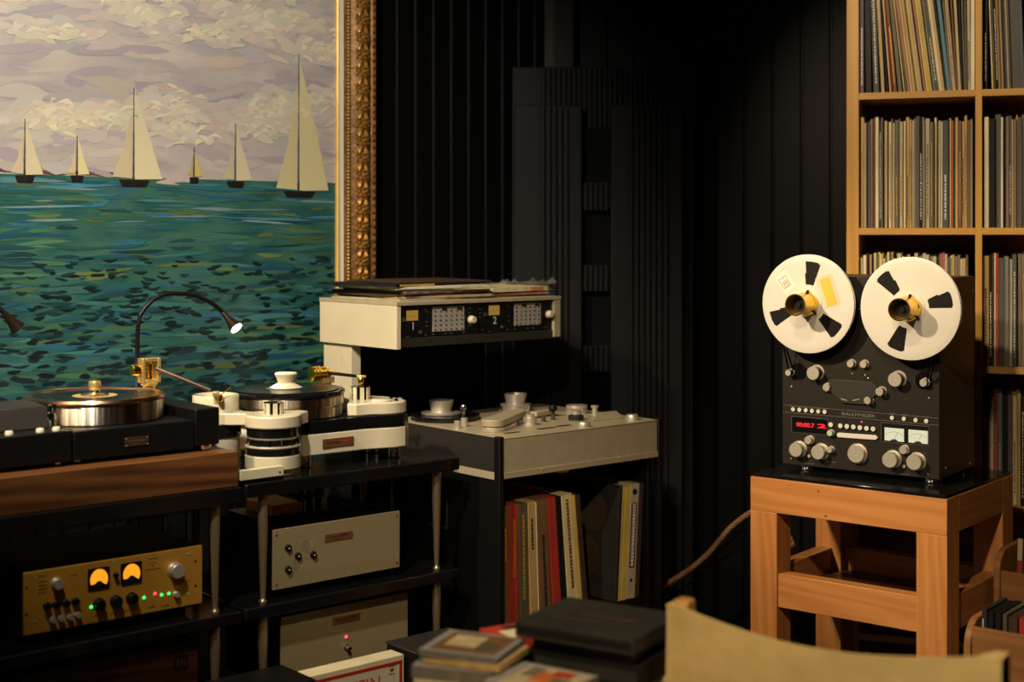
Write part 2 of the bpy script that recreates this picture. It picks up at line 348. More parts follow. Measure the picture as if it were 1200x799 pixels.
# a low shore and a few plain sails of no particular boat
items = [(PU0 + .03 + k * .05, ZH + rnd.uniform(.004, .016), .05, rnd.uniform(.005, .011), rnd.uniform(-.05, .05), 0, jit(rnd.choice([(.10, .06, .06), (.05, .035, .04), (.38, .30, .18)]))) for k in range(26)]
strokes('shore_strokes', items)
def sail(u, z, hgt, wid, col, lean=0.0, name='painted_boat'):
    y = PW - .0022; mb = MB(); cols = []
    def poly(p, c, yy):
        mb.add([(a, yy, q) for a, q in p], [tuple(range(len(p)))]); cols.extend([c] * len(p))
    poly([(u + .004, z + .012), (u + wid, z + .014), (u + wid * .62, z + hgt * .45), (u + .004 + lean, z + hgt)], col, y)
    poly([(u - .004, z + .014), (u - .004 + lean * .8, z + hgt * .82), (u - wid * .35, z + hgt * .36), (u - wid * .72, z + .018)], jit(tuple(c * .86 for c in col), .05), y)
    poly([(u - wid * .5, z + .010), (u - wid * .38, z - .008), (u + wid * .42, z - .008), (u + wid * .55, z + .010)], (.012, .010, .010), y)
    poly([(u - .002, z), (u + .002, z), (u + .002 + lean, z + hgt * 1.04), (u + lean, z + hgt * 1.04)], (.03, .022, .015), y - .0002)
    ob = mb.build(name, 'oil_paint', cv, smooth=0)
    ca_ = ob.data.color_attributes.new('stroke', 'FLOAT_COLOR', 'POINT')
    for k, c in enumerate(cols): ca_.data[k].color = (*c, 1)
for u, z, h_, w_, c in ((2.24, 1.468, .40, .105, (.60, .53, .30)), (2.03, 1.492, .17, .055, (.56, .50, .34)), (1.72, 1.488, .25, .085, (.60, .54, .36)), (1.56, 1.496, .11, .035, (.62, .56, .30)), (1.90, 1.50, .09, .028, (.52, .40, .13)), (1.42, 1.492, .15, .05, (.58, .5, .34)), (1.10, 1.49, .2, .07, (.58, .52, .36)), (.75, 1.492, .14, .05, (.5, .1, .06))):
    sail(u, z, h_, w_, c)
# frame mouldings, mitred round the canvas
def moulding(name, prof, mats):
    mb = MB(); n = len(prof)
    for d, h in prof:
        mb.v += [(PU0 - d, WL - .016 - h, PZ0 - d), (PU1 + d, WL - .016 - h, PZ0 - d), (PU1 + d, WL - .016 - h, PZ1 + d), (PU0 - d, WL - .016 - h, PZ1 + d)]
    for i in range(n - 1):
        for k in range(4):
            mb.f.append((i * 4 + k, i * 4 + (k + 1) % 4, (i + 1) * 4 + (k + 1) % 4, (i + 1) * 4 + k)); mb.m.append(0)
    return mb.build(name, mats, pt, smooth=25)
moulding('inner_lip', [(0, .02), (0, .040), (.004, .044), (.009, .040), (.010, .030)], 'gilt_light')
moulding('slip', [(.010, .02), (.010, .038), (.024, .042), (.026, .03)], 'slip')
moulding('frame_moulding', [(.026, .02), (.026, .044), (.030, .050), (.040, .050), (.045, .046), (.052, .050), (.058, .056), (.075, .066), (.095, .066), (.108, .058), (.112, .050), (.120, .056), (.130, .056), (.139, .044), (.140, .0)], 'gilt_dark')
mb = MB(); step = .0105
def along(d):
    a = [(PU1 + d, PZ0 - d + k * step, 1) for k in range(int((PZ1 - PZ0 + 2 * d) / step))]
    return a + [(PU0 - d + k * step, z, 0) for z in (PZ0 - d, PZ1 + d) for k in range(int((PU1 - PU0 + 2 * d) / step))]
for u, z, v in along(.035): mb.ball((u, WL - .016 - .051, z), .0042, n=6, m=4)
mb.build('bead_row', 'gilt_light', pt, kind='stuff')
mb = MB()                                                    # carved leaf-and-flower ornament, repeated along the frame
for k in range(5):
    a = math.radians(90 + 72 * k); mb.ball((.012 * math.cos(a), .002, .011 * math.sin(a)), .0068, 1.1, .9, 1, 8, 5)
mb.ball((0, -.003, 0), .0055, n=8, m=5)
for sx_ in (-1, 1): mb.ball((sx_ * .0195, .004, -.006), .005, 1, .9, 1.4, 8, 5); mb.ball((sx_ * .021, .004, .010), .0045, 1, .9, 1.6, 8, 5)
for sx_ in (-1, 1):
    for k in range(4):
        a = math.radians(35 + 28 * k); mb.tube([(sx_ * .003, .001, .012 + .003 * k), (sx_ * (.010 + .005 * math.cos(a)), -.002, .016 + .005 * k), (sx_ * .022 * math.cos(a * .6), .003, .022 + .005 * k)], [.0015, .0040, .001], 6)
orn = mb.mesh('ornament', 'gilt')
z = PZ0 - .05
while z < PZ1 + .08: put('ornament', orn, pt, (PU1 + .078, WL - .016 - .066, z)); z += .052
u = PU0 - .05
while u < PU1 + .06:
    put('ornament', orn, pt, (u, WL - .016 - .066, PZ1 + .078), (0, math.pi / 2, 0)); put('ornament', orn, pt, (u, WL - .016 - .066, PZ0 - .078), (0, math.pi / 2, 0)); u += .052
mb = MB()
z = PZ0 - .10
while z < PZ1 + .12:
    mb.ball((PU1 + .126, WL - .016 - .055, z), .008, .8, .6, 1.1, 8, 5); mb.ball((PU1 + .134, WL - .016 - .048, z + .011), .005, 1, .8, 1, 6, 4); z += .022
mb.build('leaf_edge', 'gilt', pt, kind='stuff')
# ------------------------------------------------------------------ tall ribbed loudspeaker in the corner
mat('speaker_black', (.0050, .0050, .0045), .6, spec=.25)
SY = 4.52
def sx_(px): return (px - 600) / FPX * SY
def sz_(py): return EYE - (py - HORIZON) / FPX * SY
sp = thing('panel_speaker', 'tall black ribbed panel loudspeaker standing in the dark corner', 'loudspeaker', FW, ((sx_(600) + sx_(816)) / 2, SY + .06, 0))
box('base', 'speaker_black', sp, sx_(592), sx_(824), SY - .05, SY + .2, 0, .05, .006)
box('back_panel', 'speaker_black', sp, sx_(600), sx_(816), SY + .075, SY + .115, .05, sz_(75), .004)
rib = None
def ribs(name, x0, x1, y, z0, z1, parent, pitch=.0165):
    x = x0; w_ = pitch - .004
    me = MB().prism([(0, 0), (0, -.009), (.002, -.011), (w_ - .002, -.011), (w_, -.009), (w_, 0)], z0, z1).mesh('rib', 'speaker_black', (0, 0, 0), smooth=0)
    while x + w_ <= x1 + 1e-4:
        put('rib', me, parent, (x, y, 0)); x += pitch
ribs('rib', sx_(635), sx_(795), SY + .075, .06, sz_(77), sp)
for px0, px1, r0, r1 in ((603, 682, 633, 667), (716, 800, 736, 785)):
    w_ = box('front_panel', 'speaker_black', sp, sx_(px0), sx_(px1), SY, SY + .06, .05, sz_(123), .004)
    ribs('rib', sx_(r0), sx_(r1), SY, .06, sz_(125), sp, .0185)
box('cavity_shade', 'black_case', sp, sx_(682), sx_(716), SY + .045, SY + .062, .05, sz_(148), .001)  # solid black board standing in for the shade inside the openings
for y0, y1 in ((214, 246), (311, 341), (406, 436), (500, 530)):
    box('crossbar', 'speaker_black', sp, sx_(682) + .001, sx_(716) - .001, SY + .022, SY + .044, sz_(y1), sz_(y0), .001)
    ribs('rib', sx_(684), sx_(714), SY + .022, sz_(y1), sz_(y0), sp, .0165)
# ------------------------------------------------------------------ pine record shelf
bu0, bw0 = FB.py_(992, 4.12)
def bu(px): return FB.pw(px, 100, bw0)[0]
def bz(px, py): return FB.pw(px, py, bw0)[2]
BU = [bu(992), bu(1006.5), bu(1143), bu(1151)]; bay = BU[2] - BU[1]; BU2 = BU[3] + bay
BD = .345; ZS = [bz(1075, 267) + .39 * k for k in (-3, -2, -1, 0, 1, 2)]; TH = .0195
bs = thing('record_shelf', 'tall pine shelving unit packed with records at the right of the room', 'shelf', FB, (bu0, bw0, 0))
box('side_panel', 'pine', bs, BU[0], BU[1], bw0, bw0 + BD, 0, ZS[5], .0015)
box('divider', 'pine', bs, BU[2], BU[3], bw0 + .001, bw0 + BD, .02, ZS[5] - TH, .001)
box('side_panel', 'pine', bs, BU2, BU2 + .033, bw0, bw0 + BD, 0, ZS[5], .0015)
for i, z in enumerate(ZS):
    for x0, x1 in ((BU[1], BU[2]), (BU[3], BU2)): box('shelf_board', 'pine_h', bs, x0 - .0004, x1 + .0004, bw0 + .0005, bw0 + BD, z - TH, z, .0008)
box('back_board', 'crate_wood', bs, BU[1], BU2, bw0 + BD - .008, bw0 + BD, .02, ZS[5], 0)
def record(c, t, h=.315, d=.315, film=False, printed=False, name='record_sleeve', title=None):
    b = MB(); r = min(.0012, t * .3)
    b.prism([(r, 0), (t - r, 0), (t, r * 1.5), (t, d), (0, d), (0, r * 1.5)], 0, h)
    o = bpy.data.objects.new(name, b.mesh(name, sleeve_mat(c), smooth=0)); COL.objects.link(o); ORG[o.name] = (0, 0, 0)
    if printed:
        q = MB(); z = h * rnd.uniform(.06, .12); z1 = h * rnd.uniform(.45, .9)
        while z < z1:
            l = rnd.uniform(.003, .008); q.box(t * .36, t * .64, -.0004, 0, z, z + l); z += l + rnd.uniform(.0012, .004)
        q.build('spine_print', 'ink' if c in ('cream', 'white', 'tan', 'yellow', 'light grey', 'pink', 'beige') else 'white_ink' if c in ('black', 'charcoal', 'dark blue', 'purple') else 'gold_face', o)
    if film:
        q = MB(); n = 9; vs_ = []
        for k in range(n):
            x = t * .5 + rnd.uniform(-.0015, .0015); y = d * k / (n - 1) - .002
            vs_ += [(x - t * .45, y, h - .004), (x + t * .2, y, h + rnd.uniform(.004, .012)), (x + t * .45, y, h - .004)]
        q.add(vs_, [f for k in range(n - 1) for f in ((3 * k, 3 * k + 3, 3 * k + 4, 3 * k + 1), (3 * k + 1, 3 * k + 4, 3 * k + 5, 3 * k + 2))])
        q.add([(-.0004, -.0015, 0), (t + .0004, -.0015, 0), (t + .0004, -.0015, h), (-.0004, -.0015, h)], [(0, 1, 2, 3)])
        q.build('plastic_sleeve', 'plastic_film', o)
    return o
def row(seq, u, ulim, z, wfront, where, group, leans=None, hs=None, wj=.004, fr=FB, maxn=60):
    px = .00247; k = 0; prev = 0.0
    for c, wpx in seq:
        t = wpx * px; k += 1
        frac = (u - BU[1]) / bay
        a = leans(frac) if leans else 0.0
        h = .314 + rnd.uniform(-.013, .006)
        if a > prev: u += h * (math.tan(a) - math.tan(prev))
        if u + t > ulim: break
        o = record(c, t - .0004, h, .31, film=rnd.random() < .45, printed=(wpx > 2.6 and rnd.random() < .45))
        o.location = fr.world(u, wfront + rnd.uniform(0, .016), z + .0006); o.rotation_euler = (0, -a, fr.th)
        tag(o, f'{c} record sleeve, {nth(k)} from the left in the {where}', 'record', group)
        u += t / math.cos(a); prev = a
A = [('purple', 5), ('charcoal', 7), ('black', 6), ('tan', 4), ('black', 2.5), ('white', 1.6), ('red', 1.4), ('brown', 4), ('grey', 4.5), ('cream', 1.5), ('olive', 1.5), ('orange', 2.5), ('beige', 3), ('tan', 3.5), ('cream', 2), ('yellow', 2.5), ('beige', 2.5), ('dark brown', 1.6), ('orange', 2.5), ('cream', 2.5), ('yellow', 2.5), ('cream', 1.6), ('olive', 1.4), ('cream', 1.6), ('black', 4.5), ('cream', 4), ('pink', 2.5), ('charcoal', 2.5), ('blue', 4), ('grey', 1.6), ('pink', 4), ('brown', 2.5), ('beige', 3.5), ('charcoal', 2), ('grey', 2.5), ('olive', 1.6), ('light grey', 4), ('white', 4.5), ('black', 4), ('dark brown', 3.5), ('black', 3), ('dark brown', 3), ('brown', 3)]
def leanA(f): return math.radians(max(0, min(7.2, f * 17)) if f < .74 else max(0, 7.2 * (1 - (f - .74) / .2)))
row(A, BU[1] + .001, BU[2], ZS[4], bw0 + .012, 'top row of the left bay', 'records in the top row, left bay', leanA)
B = [('tan', 4), ('pink', 2.5), ('dark blue', 2.5), ('charcoal', 2.5), ('light grey', 1.6), ('red', 1.4), ('olive', 2), ('white', 4), ('charcoal', 3), ('grey', 1.6), ('black', 1.6), ('pink', 3.5), ('dark brown', 1.6), ('cream', 3), ('brown', 1.5), ('beige', 2.5), ('grey', 4), ('olive', 1.6), ('beige', 3), ('brown', 1.5), ('cream', 2.5), ('pink', 3.5), ('tan', 3), ('white', 1.8), ('grey', 2.6), ('charcoal', 4), ('black', 3.5), ('tan', 1.6), ('brown', 1.5), ('light grey', 5), ('grey', 3.5), ('olive', 1.6), ('cream', 2.5), ('dark brown', 2), ('beige', 2.5), ('white', 2), ('black', 6), ('charcoal', 2), ('cream', 1.6), ('orange', 2.5), ('charcoal', 2), ('tan', 3), ('brown', 4), ('beige', 3), ('tan', 3), ('brown', 3), ('grey', 3), ('dark brown', 4), ('cream', 2), ('brown', 4), ('tan', 3)]
row(B, BU[1] + .004, BU[2], ZS[3], bw0 + .012, 'second row of the left bay', 'records in the second row, left bay')
Cc = [('cream', 3), ('white', 4), ('dark brown', 2), ('red', 2), ('light grey', 2), ('black', 2.5), ('cream', 2.5), ('olive', 2), ('yellow', 2.5), ('white', 2), ('tan', 2), ('cream', 2), ('green', 2), ('cream', 2.4), ('brown', 2), ('yellow', 2.2), ('cream', 2.2), ('black', 2), ('beige', 2.5), ('cream', 2), ('olive', 2), ('yellow', 2), ('cream', 2), ('charcoal', 2), ('beige', 2), ('pink', 2.5), ('red', 3), ('light grey', 4), ('grey', 5), ('light grey', 4), ('beige', 3.5), ('grey', 4), ('light grey', 4), ('olive', 3), ('brown', 3), ('red', 3), ('beige', 3), ('dark blue', 3), ('cream', 2), ('tan', 3), ('grey', 3), ('brown', 3), ('beige', 3), ('tan', 3), ('olive', 3)]
row(Cc, BU[1] + .003, BU[2], ZS[2], bw0 + .012, 'third row of the left bay', 'records in the third row, left bay')
ulim = bu(1216)
rA = [('black', 6), ('cream', 1.8), ('olive', 2.5), ('black', 3), ('tan', 1.8), ('brown', 1.8), ('tan', 1.8), ('charcoal', 2.5), ('black', 2), ('beige', 1.8), ('tan', 1.6), ('black', 1.6), ('charcoal', 9), ('dark blue', 4), ('brown', 4), ('yellow', 3), ('grey', 4), ('black', 4), ('tan', 3)]
row(rA, BU[3] + .001, ulim, ZS[4], bw0 + .012, 'top row of the right bay', 'records in the top row, right bay', lambda f: math.radians(2.0) if 1.1 < f < 1.4 else 0)
rB = [('white', 5), ('black', 7), ('charcoal', 6), ('white', 2.5), ('black', 3), ('brown', 3), ('charcoal', 3), ('pink', 2), ('brown', 3), ('tan', 2), ('charcoal', 4), ('grey', 3), ('black', 5), ('tan', 3), ('grey', 4)]
row(rB, BU[3] + .006, ulim, ZS[3], bw0 + .012, 'second row of the right bay', 'records in the second row, right bay')
rC = [('tan', 7), ('black', 3), ('dark brown', 2.5), ('white', 1.6), ('red', 3), ('black', 6), ('grey', 5), ('light grey', 4), ('charcoal', 4), ('black', 2), ('grey', 4), ('brown', 3), ('beige', 2), ('black', 4), ('tan', 3)]
row(rC, BU[3] + .002, ulim, ZS[2], bw0 + .012, 'third row of the right bay', 'records in the third row, right bay')
rD = [('black', 6), ('grey', 2), ('beige', 4), ('red', 4), ('teal', 5), ('black', 6), ('charcoal', 5), ('cream', 5), ('tan', 4), ('black', 4), ('olive', 4)]
row(rD, BU[3] + .002, ulim, ZS[1], bw0 + .012, 'lowest seen row of the right bay', 'records in the fourth row, right bay')
# ------------------------------------------------------------------ fir stand under the tape deck
SW = 3.303; SL, SR = -1.845, -1.314; LEG = .077; SD = .45; ZT = .717
st = thing('wooden_stand', 'chunky fir timber stand with a black glass top under the tape deck', 'stand', FS, ((SL + SR) / 2, SW + SD / 2, 0))
for x in (SL, SR - LEG):
    for y in (SW, SW + SD - LEG): box('leg', 'fir_v', st, x, x + LEG, y, y + LEG, 0, .629, .0015)
box('front_beam', 'fir_h', st, SL, SR, SW, SW + LEG, .629, ZT, .0015)
box('back_beam', 'fir_h', st, SL, SR, SW + SD - LEG, SW + SD, .629, ZT, .0015)
for x in (SL, SR - LEG): box('side_beam', 'fir_d', st, x, x + LEG, SW + LEG + .0005, SW + SD - LEG - .0005, .629, ZT, .0015)
for y in (SW + .006, SW + SD - LEG + .03): box('lower_rail', 'fir_h', st, SL + LEG, SR - LEG, y, y + .042, .385, .472, .0015)
for x in (SL + .008, SR - LEG + .027): box('lower_rail', 'fir_d', st, x, x + .042, SW + LEG, SW + SD - LEG, .385, .472, .0015)
box('lower_shelf', 'walnut', st, SL + .052, SR - .052, SW + .0495, SW + SD - .0485, .395, .41, .001)
box('glass_top', 'black_gloss', st, SL + .004, SR - .004, SW + .004, SW + SD - .004, ZT + .0005, ZT + .0085, .001)
MB().ball((-1.65, SW - .0002, .700), .004, 1.1, .2, .8, 10, 6).build('wood_knot', 'fir_end', st)
MB().ball((-1.63, SW - .0002, .640), .0045, 1, .2, .9, 10, 6).build('wood_knot', 'fir_end', st)
# ------------------------------------------------------------------ open-reel tape deck
DW = FD.py_(1100.5, 3.55)[1]; DL = FD.pw(917, 545, DW)[0]; DR = FD.pw(1101, 560, DW)[0]; DZ0, DZ1 = .739, 1.241; DD = .262
def dk(px, py, out=0.0):
    u, w, z = FD.pw(px, py, DW - out); return u, z
def z4(x, y): return dk(900 + x / 4.438, 410 + y / 4.438)
td = thing('tape_deck', 'charcoal open reel tape deck with silver knobs standing on the fir stand', 'tape deck', FD, ((DL + DR) / 2, DW + DD / 2, ZT + .0085))
box('cabinet', 'deck_side', td, DL, DR, DW + .006, DW + DD, DZ0, DZ1, .002)
box('front_panel', 'deck_front', td, DL, DR, DW, DW + .006, DZ0, DZ1, .001)
for x, y in ((z4(185, 600)[0], DW + .024), (z4(838, 600)[0], DW + .024), (DL + .045, DW + DD - .045), (DR - .035, DW + DD - .045)):
    MB().lathe((x, y, ZT + .0088), [(.020, 0), (.022, .003), (.022, .014), (.02, .0165), (.012, DZ0 - ZT - .0088)], 24).build('foot', 'chrome', td)
def knob(px, py, r, h, m='knob_face', name='knob', collar=True, side=0):
    u, z = z4(px, py); k = MB()
    if collar: k.lathe((u, DW, z), [(r * 1.18, 0), (r * 1.18, .002), (r * .8, .002)], 28, 'f', 1)
    if side: k.lathe((u, DW, z), [(r * .9, .002), (r * .9, h - .0035)], 28, 'f', side)
    k.lathe((u, DW, z), [(r * .82, .002 if not side else h - .0035), (r * .98, .004 if not side else h - .003), (r, h - .001), (r - .001, h), (r * .15, h), (r * .12, h - .0006), (0, h - .0006)], 28, 'f', 0)
    return k.build(name, [m, 'silver', 'black_satin'], td)
PXM = 3.6 / 1667 / 4.438                                    # metres for one pixel of the measured enlargement
for x, y, r, h in ((164, 514, 38, .026), (279, 527, 38, .026), (651, 566, 40, .026), (777, 578, 40, .026)): knob(x, y, r * PXM, h)
knob(468, 538, 46 * PXM, .016)
for x, y, r in ((220, 467, 21), (331, 517, 16), (713, 517, 21)): knob(x, y, r * PXM, .016, name='small_knob')
knob(331, 430, 16 * PXM, .014, mat('knob_green', (.42, .55, .32), .4), 'small_knob')
for x, y in ((216, 551), (709, 605)): knob(x, y, 10 * PXM, .005, name='push_button', collar=False)
for x, y in ((133, 308), (166, 310), (199, 313), (231, 316), (264, 319), (297, 321), (647, 352), (709, 357), (770, 364), (825, 369)): knob(x, y, 11.5 * PXM, .004, 'reel_metal', 'push_button', False)
for x, y in ((330, 388), (380, 394), (414, 397), (448, 400), (482, 404), (516, 407), (550, 410)): knob(x, y, 13 * PXM, .006, 'reel_metal', 'push_button', False)
# rollers and guides of the tape path
for x, y, r, h, m in ((122, 116, 17, .022, 'knob_face'), (256, 117, 36, .028, 'knob_face'), (312, 193, 21, .012, 'silver'), (438, 70, 20, .014, 'knob_face'), (505, 73, 20, .014, 'knob_face'), (680, 150, 37, .028, 'knob_face'), (594, 214, 22, .02, 'silver'), (530, 260, 20, .018, 'silver'), (820, 168, 20, .018, 'knob_face')):
    knob(x, y, r * PXM, h, m, 'tape_roller', True, 2)
hc = [z4(*p) for p in ((318, 160), (330, 150), (545, 166), (580, 200), (560, 240), (505, 285), (390, 275), (335, 225))]
MB().slab(hc[::-1], DW - .006, DW, 0).build('head_cover', 'charcoal', td, .0015)
for p, q in (((385, 252), (416, 261)), ((445, 262), (482, 254))):
    a, c = z4(*p), z4(*q); MB().slab([(a[0], a[1] - .001), (c[0], c[1] - .001), (c[0], c[1] + .001), (a[0], a[1] + .001)], DW - .0075, DW - .006).build('head_and_glint', 'silver', td)  # highlights on the tape path, laid on as silver strips
for pts in (((80, 285), (888, 355)), ((80, 322), (888, 391))):
    a, c = z4(*pts[0]), z4(*pts[1]); MB().slab([(a[0], a[1] - .0005), (c[0], c[1] - .0005), (c[0], c[1] + .0005), (a[0], a[1] + .0005)], DW - .0006, DW).build('panel_line', 'grey_ink', td)
def ring_line(x, y, r):
    u, z = z4(x, y); MB().lathe((u, DW, z), [(r - .0008, 0), (r - .0008, .0006), (r, .0006), (r, 0)], 36, 'f').build('roller_ring', 'black_satin', td)
ring_line(160, 112, .023); ring_line(812, 160, .023)
for x, y in ((122, 190), (836, 250), (120, 565), (832, 645), (505, 130), (437, 123), (520, 146)):
    u, z = z4(x, y); MB().lathe((u, DW, z), [(.0016, 0), (.0016, .0006), (0, .0012)], 10, 'f').build('screw', 'silver', td)
u, z = dk(1006.7, 361.7); MB().lathe((u, DW, z), [(.0016, 0), (.0016, .0006), (0, .0012)], 10, 'f').build('screw', 'silver', td)
# red display
a, c = z4(125, 345), z4(311, 442)
dsp = MB().box(a[0], c[0], DW - .0012, DW, c[1], a[1]).build('display', 'black_gloss', td)
b = MB(); e = .0007
b.box(a[0] - e, c[0] + e, DW - .0016, DW, a[1], a[1] + e); b.box(a[0] - e, c[0] + e, DW - .0016, DW, c[1] - e, c[1]); b.box(a[0] - e, a[0], DW - .0016, DW, c[1], a[1]); b.box(c[0], c[0] + e, DW - .0016, DW, c[1], a[1])
b.build('bezel', 'grey_ink', dsp)
p0, p1 = z4(148, 392), z4(242, 392); text_part('00:00.7', .0150, dsp, ((p0[0] + p1[0]) / 2, DW - .0016, z4(200, 391)[1]), 'digit_red', 'digits', width=(p1[0] - p0[0]), bold=.0005)
p0, p1 = z4(257, 392), z4(304, 392); text_part('2', .0150, dsp, ((p0[0] + p1[0]) / 2, DW - .0016, z4(280, 397)[1]), 'digit_red', 'digits', width=(p1[0] - p0[0]), bold=.0005)
# level meters
a, c = z4(590, 378), z4(838, 497)
vu = MB().box(a[0], c[0], DW - .001, DW, c[1], a[1]).build('meter_bridge', 'black_satin', td, label='pair of lit level meters')
b = MB(); b.box(a[0] - e, c[0] + e, DW - .0016, DW, a[1], a[1] + e); b.box(a[0] - e, c[0] + e, DW - .0016, DW, c[1] - e, c[1]); b.box(a[0] - e, a[0], DW - .0016, DW, c[1], a[1]); b.box(c[0], c[0] + e, DW - .0016, DW, c[1], a[1])
b.build('bezel', 'grey_ink', vu)
for x0, x1, y0, y1 in ((608, 708, 402, 478), (732, 832, 413, 489)):
    a, c = z4(x0, y0), z4(x1, y1); uc = (a[0] + c[0]) / 2; hz = a[1] - c[1]
    MB().box(a[0], c[0], DW - .002, DW - .001, c[1], a[1]).build('meter_face', 'meter_white', vu)
    MB().slab([(uc + .010 * math.cos(t), c[1] - .001 + .006 * max(0, math.sin(t))) for t in [math.pi * k / 10 for k in range(11)]], DW - .0026, DW - .002).build('meter_pivot', 'ink', vu)
    arc = MB()
    for k in range(14):
        t0, t1 = [math.radians(140 - 100 * q / 14) for q in (k, k + 1)]; R0 = hz * .92
        arc.add([(uc + r_ * math.cos(t), DW - .0022, c[1] - .004 + r_ * .9 * math.sin(t)) for t in (t0, t1) for r_ in (R0, R0 + .0007)], [(0, 1, 3, 2)])
    arc.build('meter_scale', 'grey_ink', vu)
    MB().tube([(uc, DW - .0024, c[1] + .004), (uc + .010, DW - .0024, c[1] + hz * .72)], .0003, 5).build('needle', 'ink', vu)
u, z = z4(487, 374); MB().ball((u, DW, z), .0021, n=12, m=8).build('indicator_light', 'led_red', td, label='small red indicator light')
a, c = z4(367, 441), z4(563, 455); hh = 12.5 * PXM
ctr = [((a[0]), a[1]), (c[0], c[1])]
dx, dz = c[0] - a[0], c[1] - a[1]
sl = MB().slab([(a[0], a[1] - hh), (c[0], c[1] - hh), (c[0] + hh, c[1]), (c[0], c[1] + hh), (a[0], a[1] + hh), (a[0] - hh * .6, a[1])], DW - .005, DW).build('transport_bar', 'reel_metal', td, .001)
p0, p1 = z4(383, 330), z4(556, 346); tz = (p0[1] + p1[1]) / 2
text_part('BALLFINGER', .011, td, ((p0[0] + p1[0]) / 2, DW - .0004, tz), 'grey_ink', width=p1[0] - p0[0], bold=.0002)
for x, y in ((130, 295), (162, 297), (195, 300), (232, 303), (264, 306), (296, 309), (647, 330), (709, 336), (770, 343), (825, 349), (215, 590), (708, 646), (330, 582)):
    u, z = z4(x, y); marks(td, u - (.014 if y > 560 else .006), u + (.014 if y > 560 else .006), z, DW - .0004, 'grey_ink', h=.0014)
for px, py in ((1108.4, 548.1), (1136.6, 542.9), (1139.7, 340.7)):   # side screws
    a_ = (px - 600) / FPX; X = FD.world(DR, 0)          # meet the plane u = DR
    Y = (DR) / (FD.c * a_ + FD.s); w = -FD.s * a_ * Y + FD.c * Y; zz = EYE - (py - HORIZON) / FPX * Y
    MB().lathe((DR, w, zz), [(.004, 0), (.004, .001), (.0015, .0022), (0, .0022)], 14, 'x').build('screw', 'silver', td)
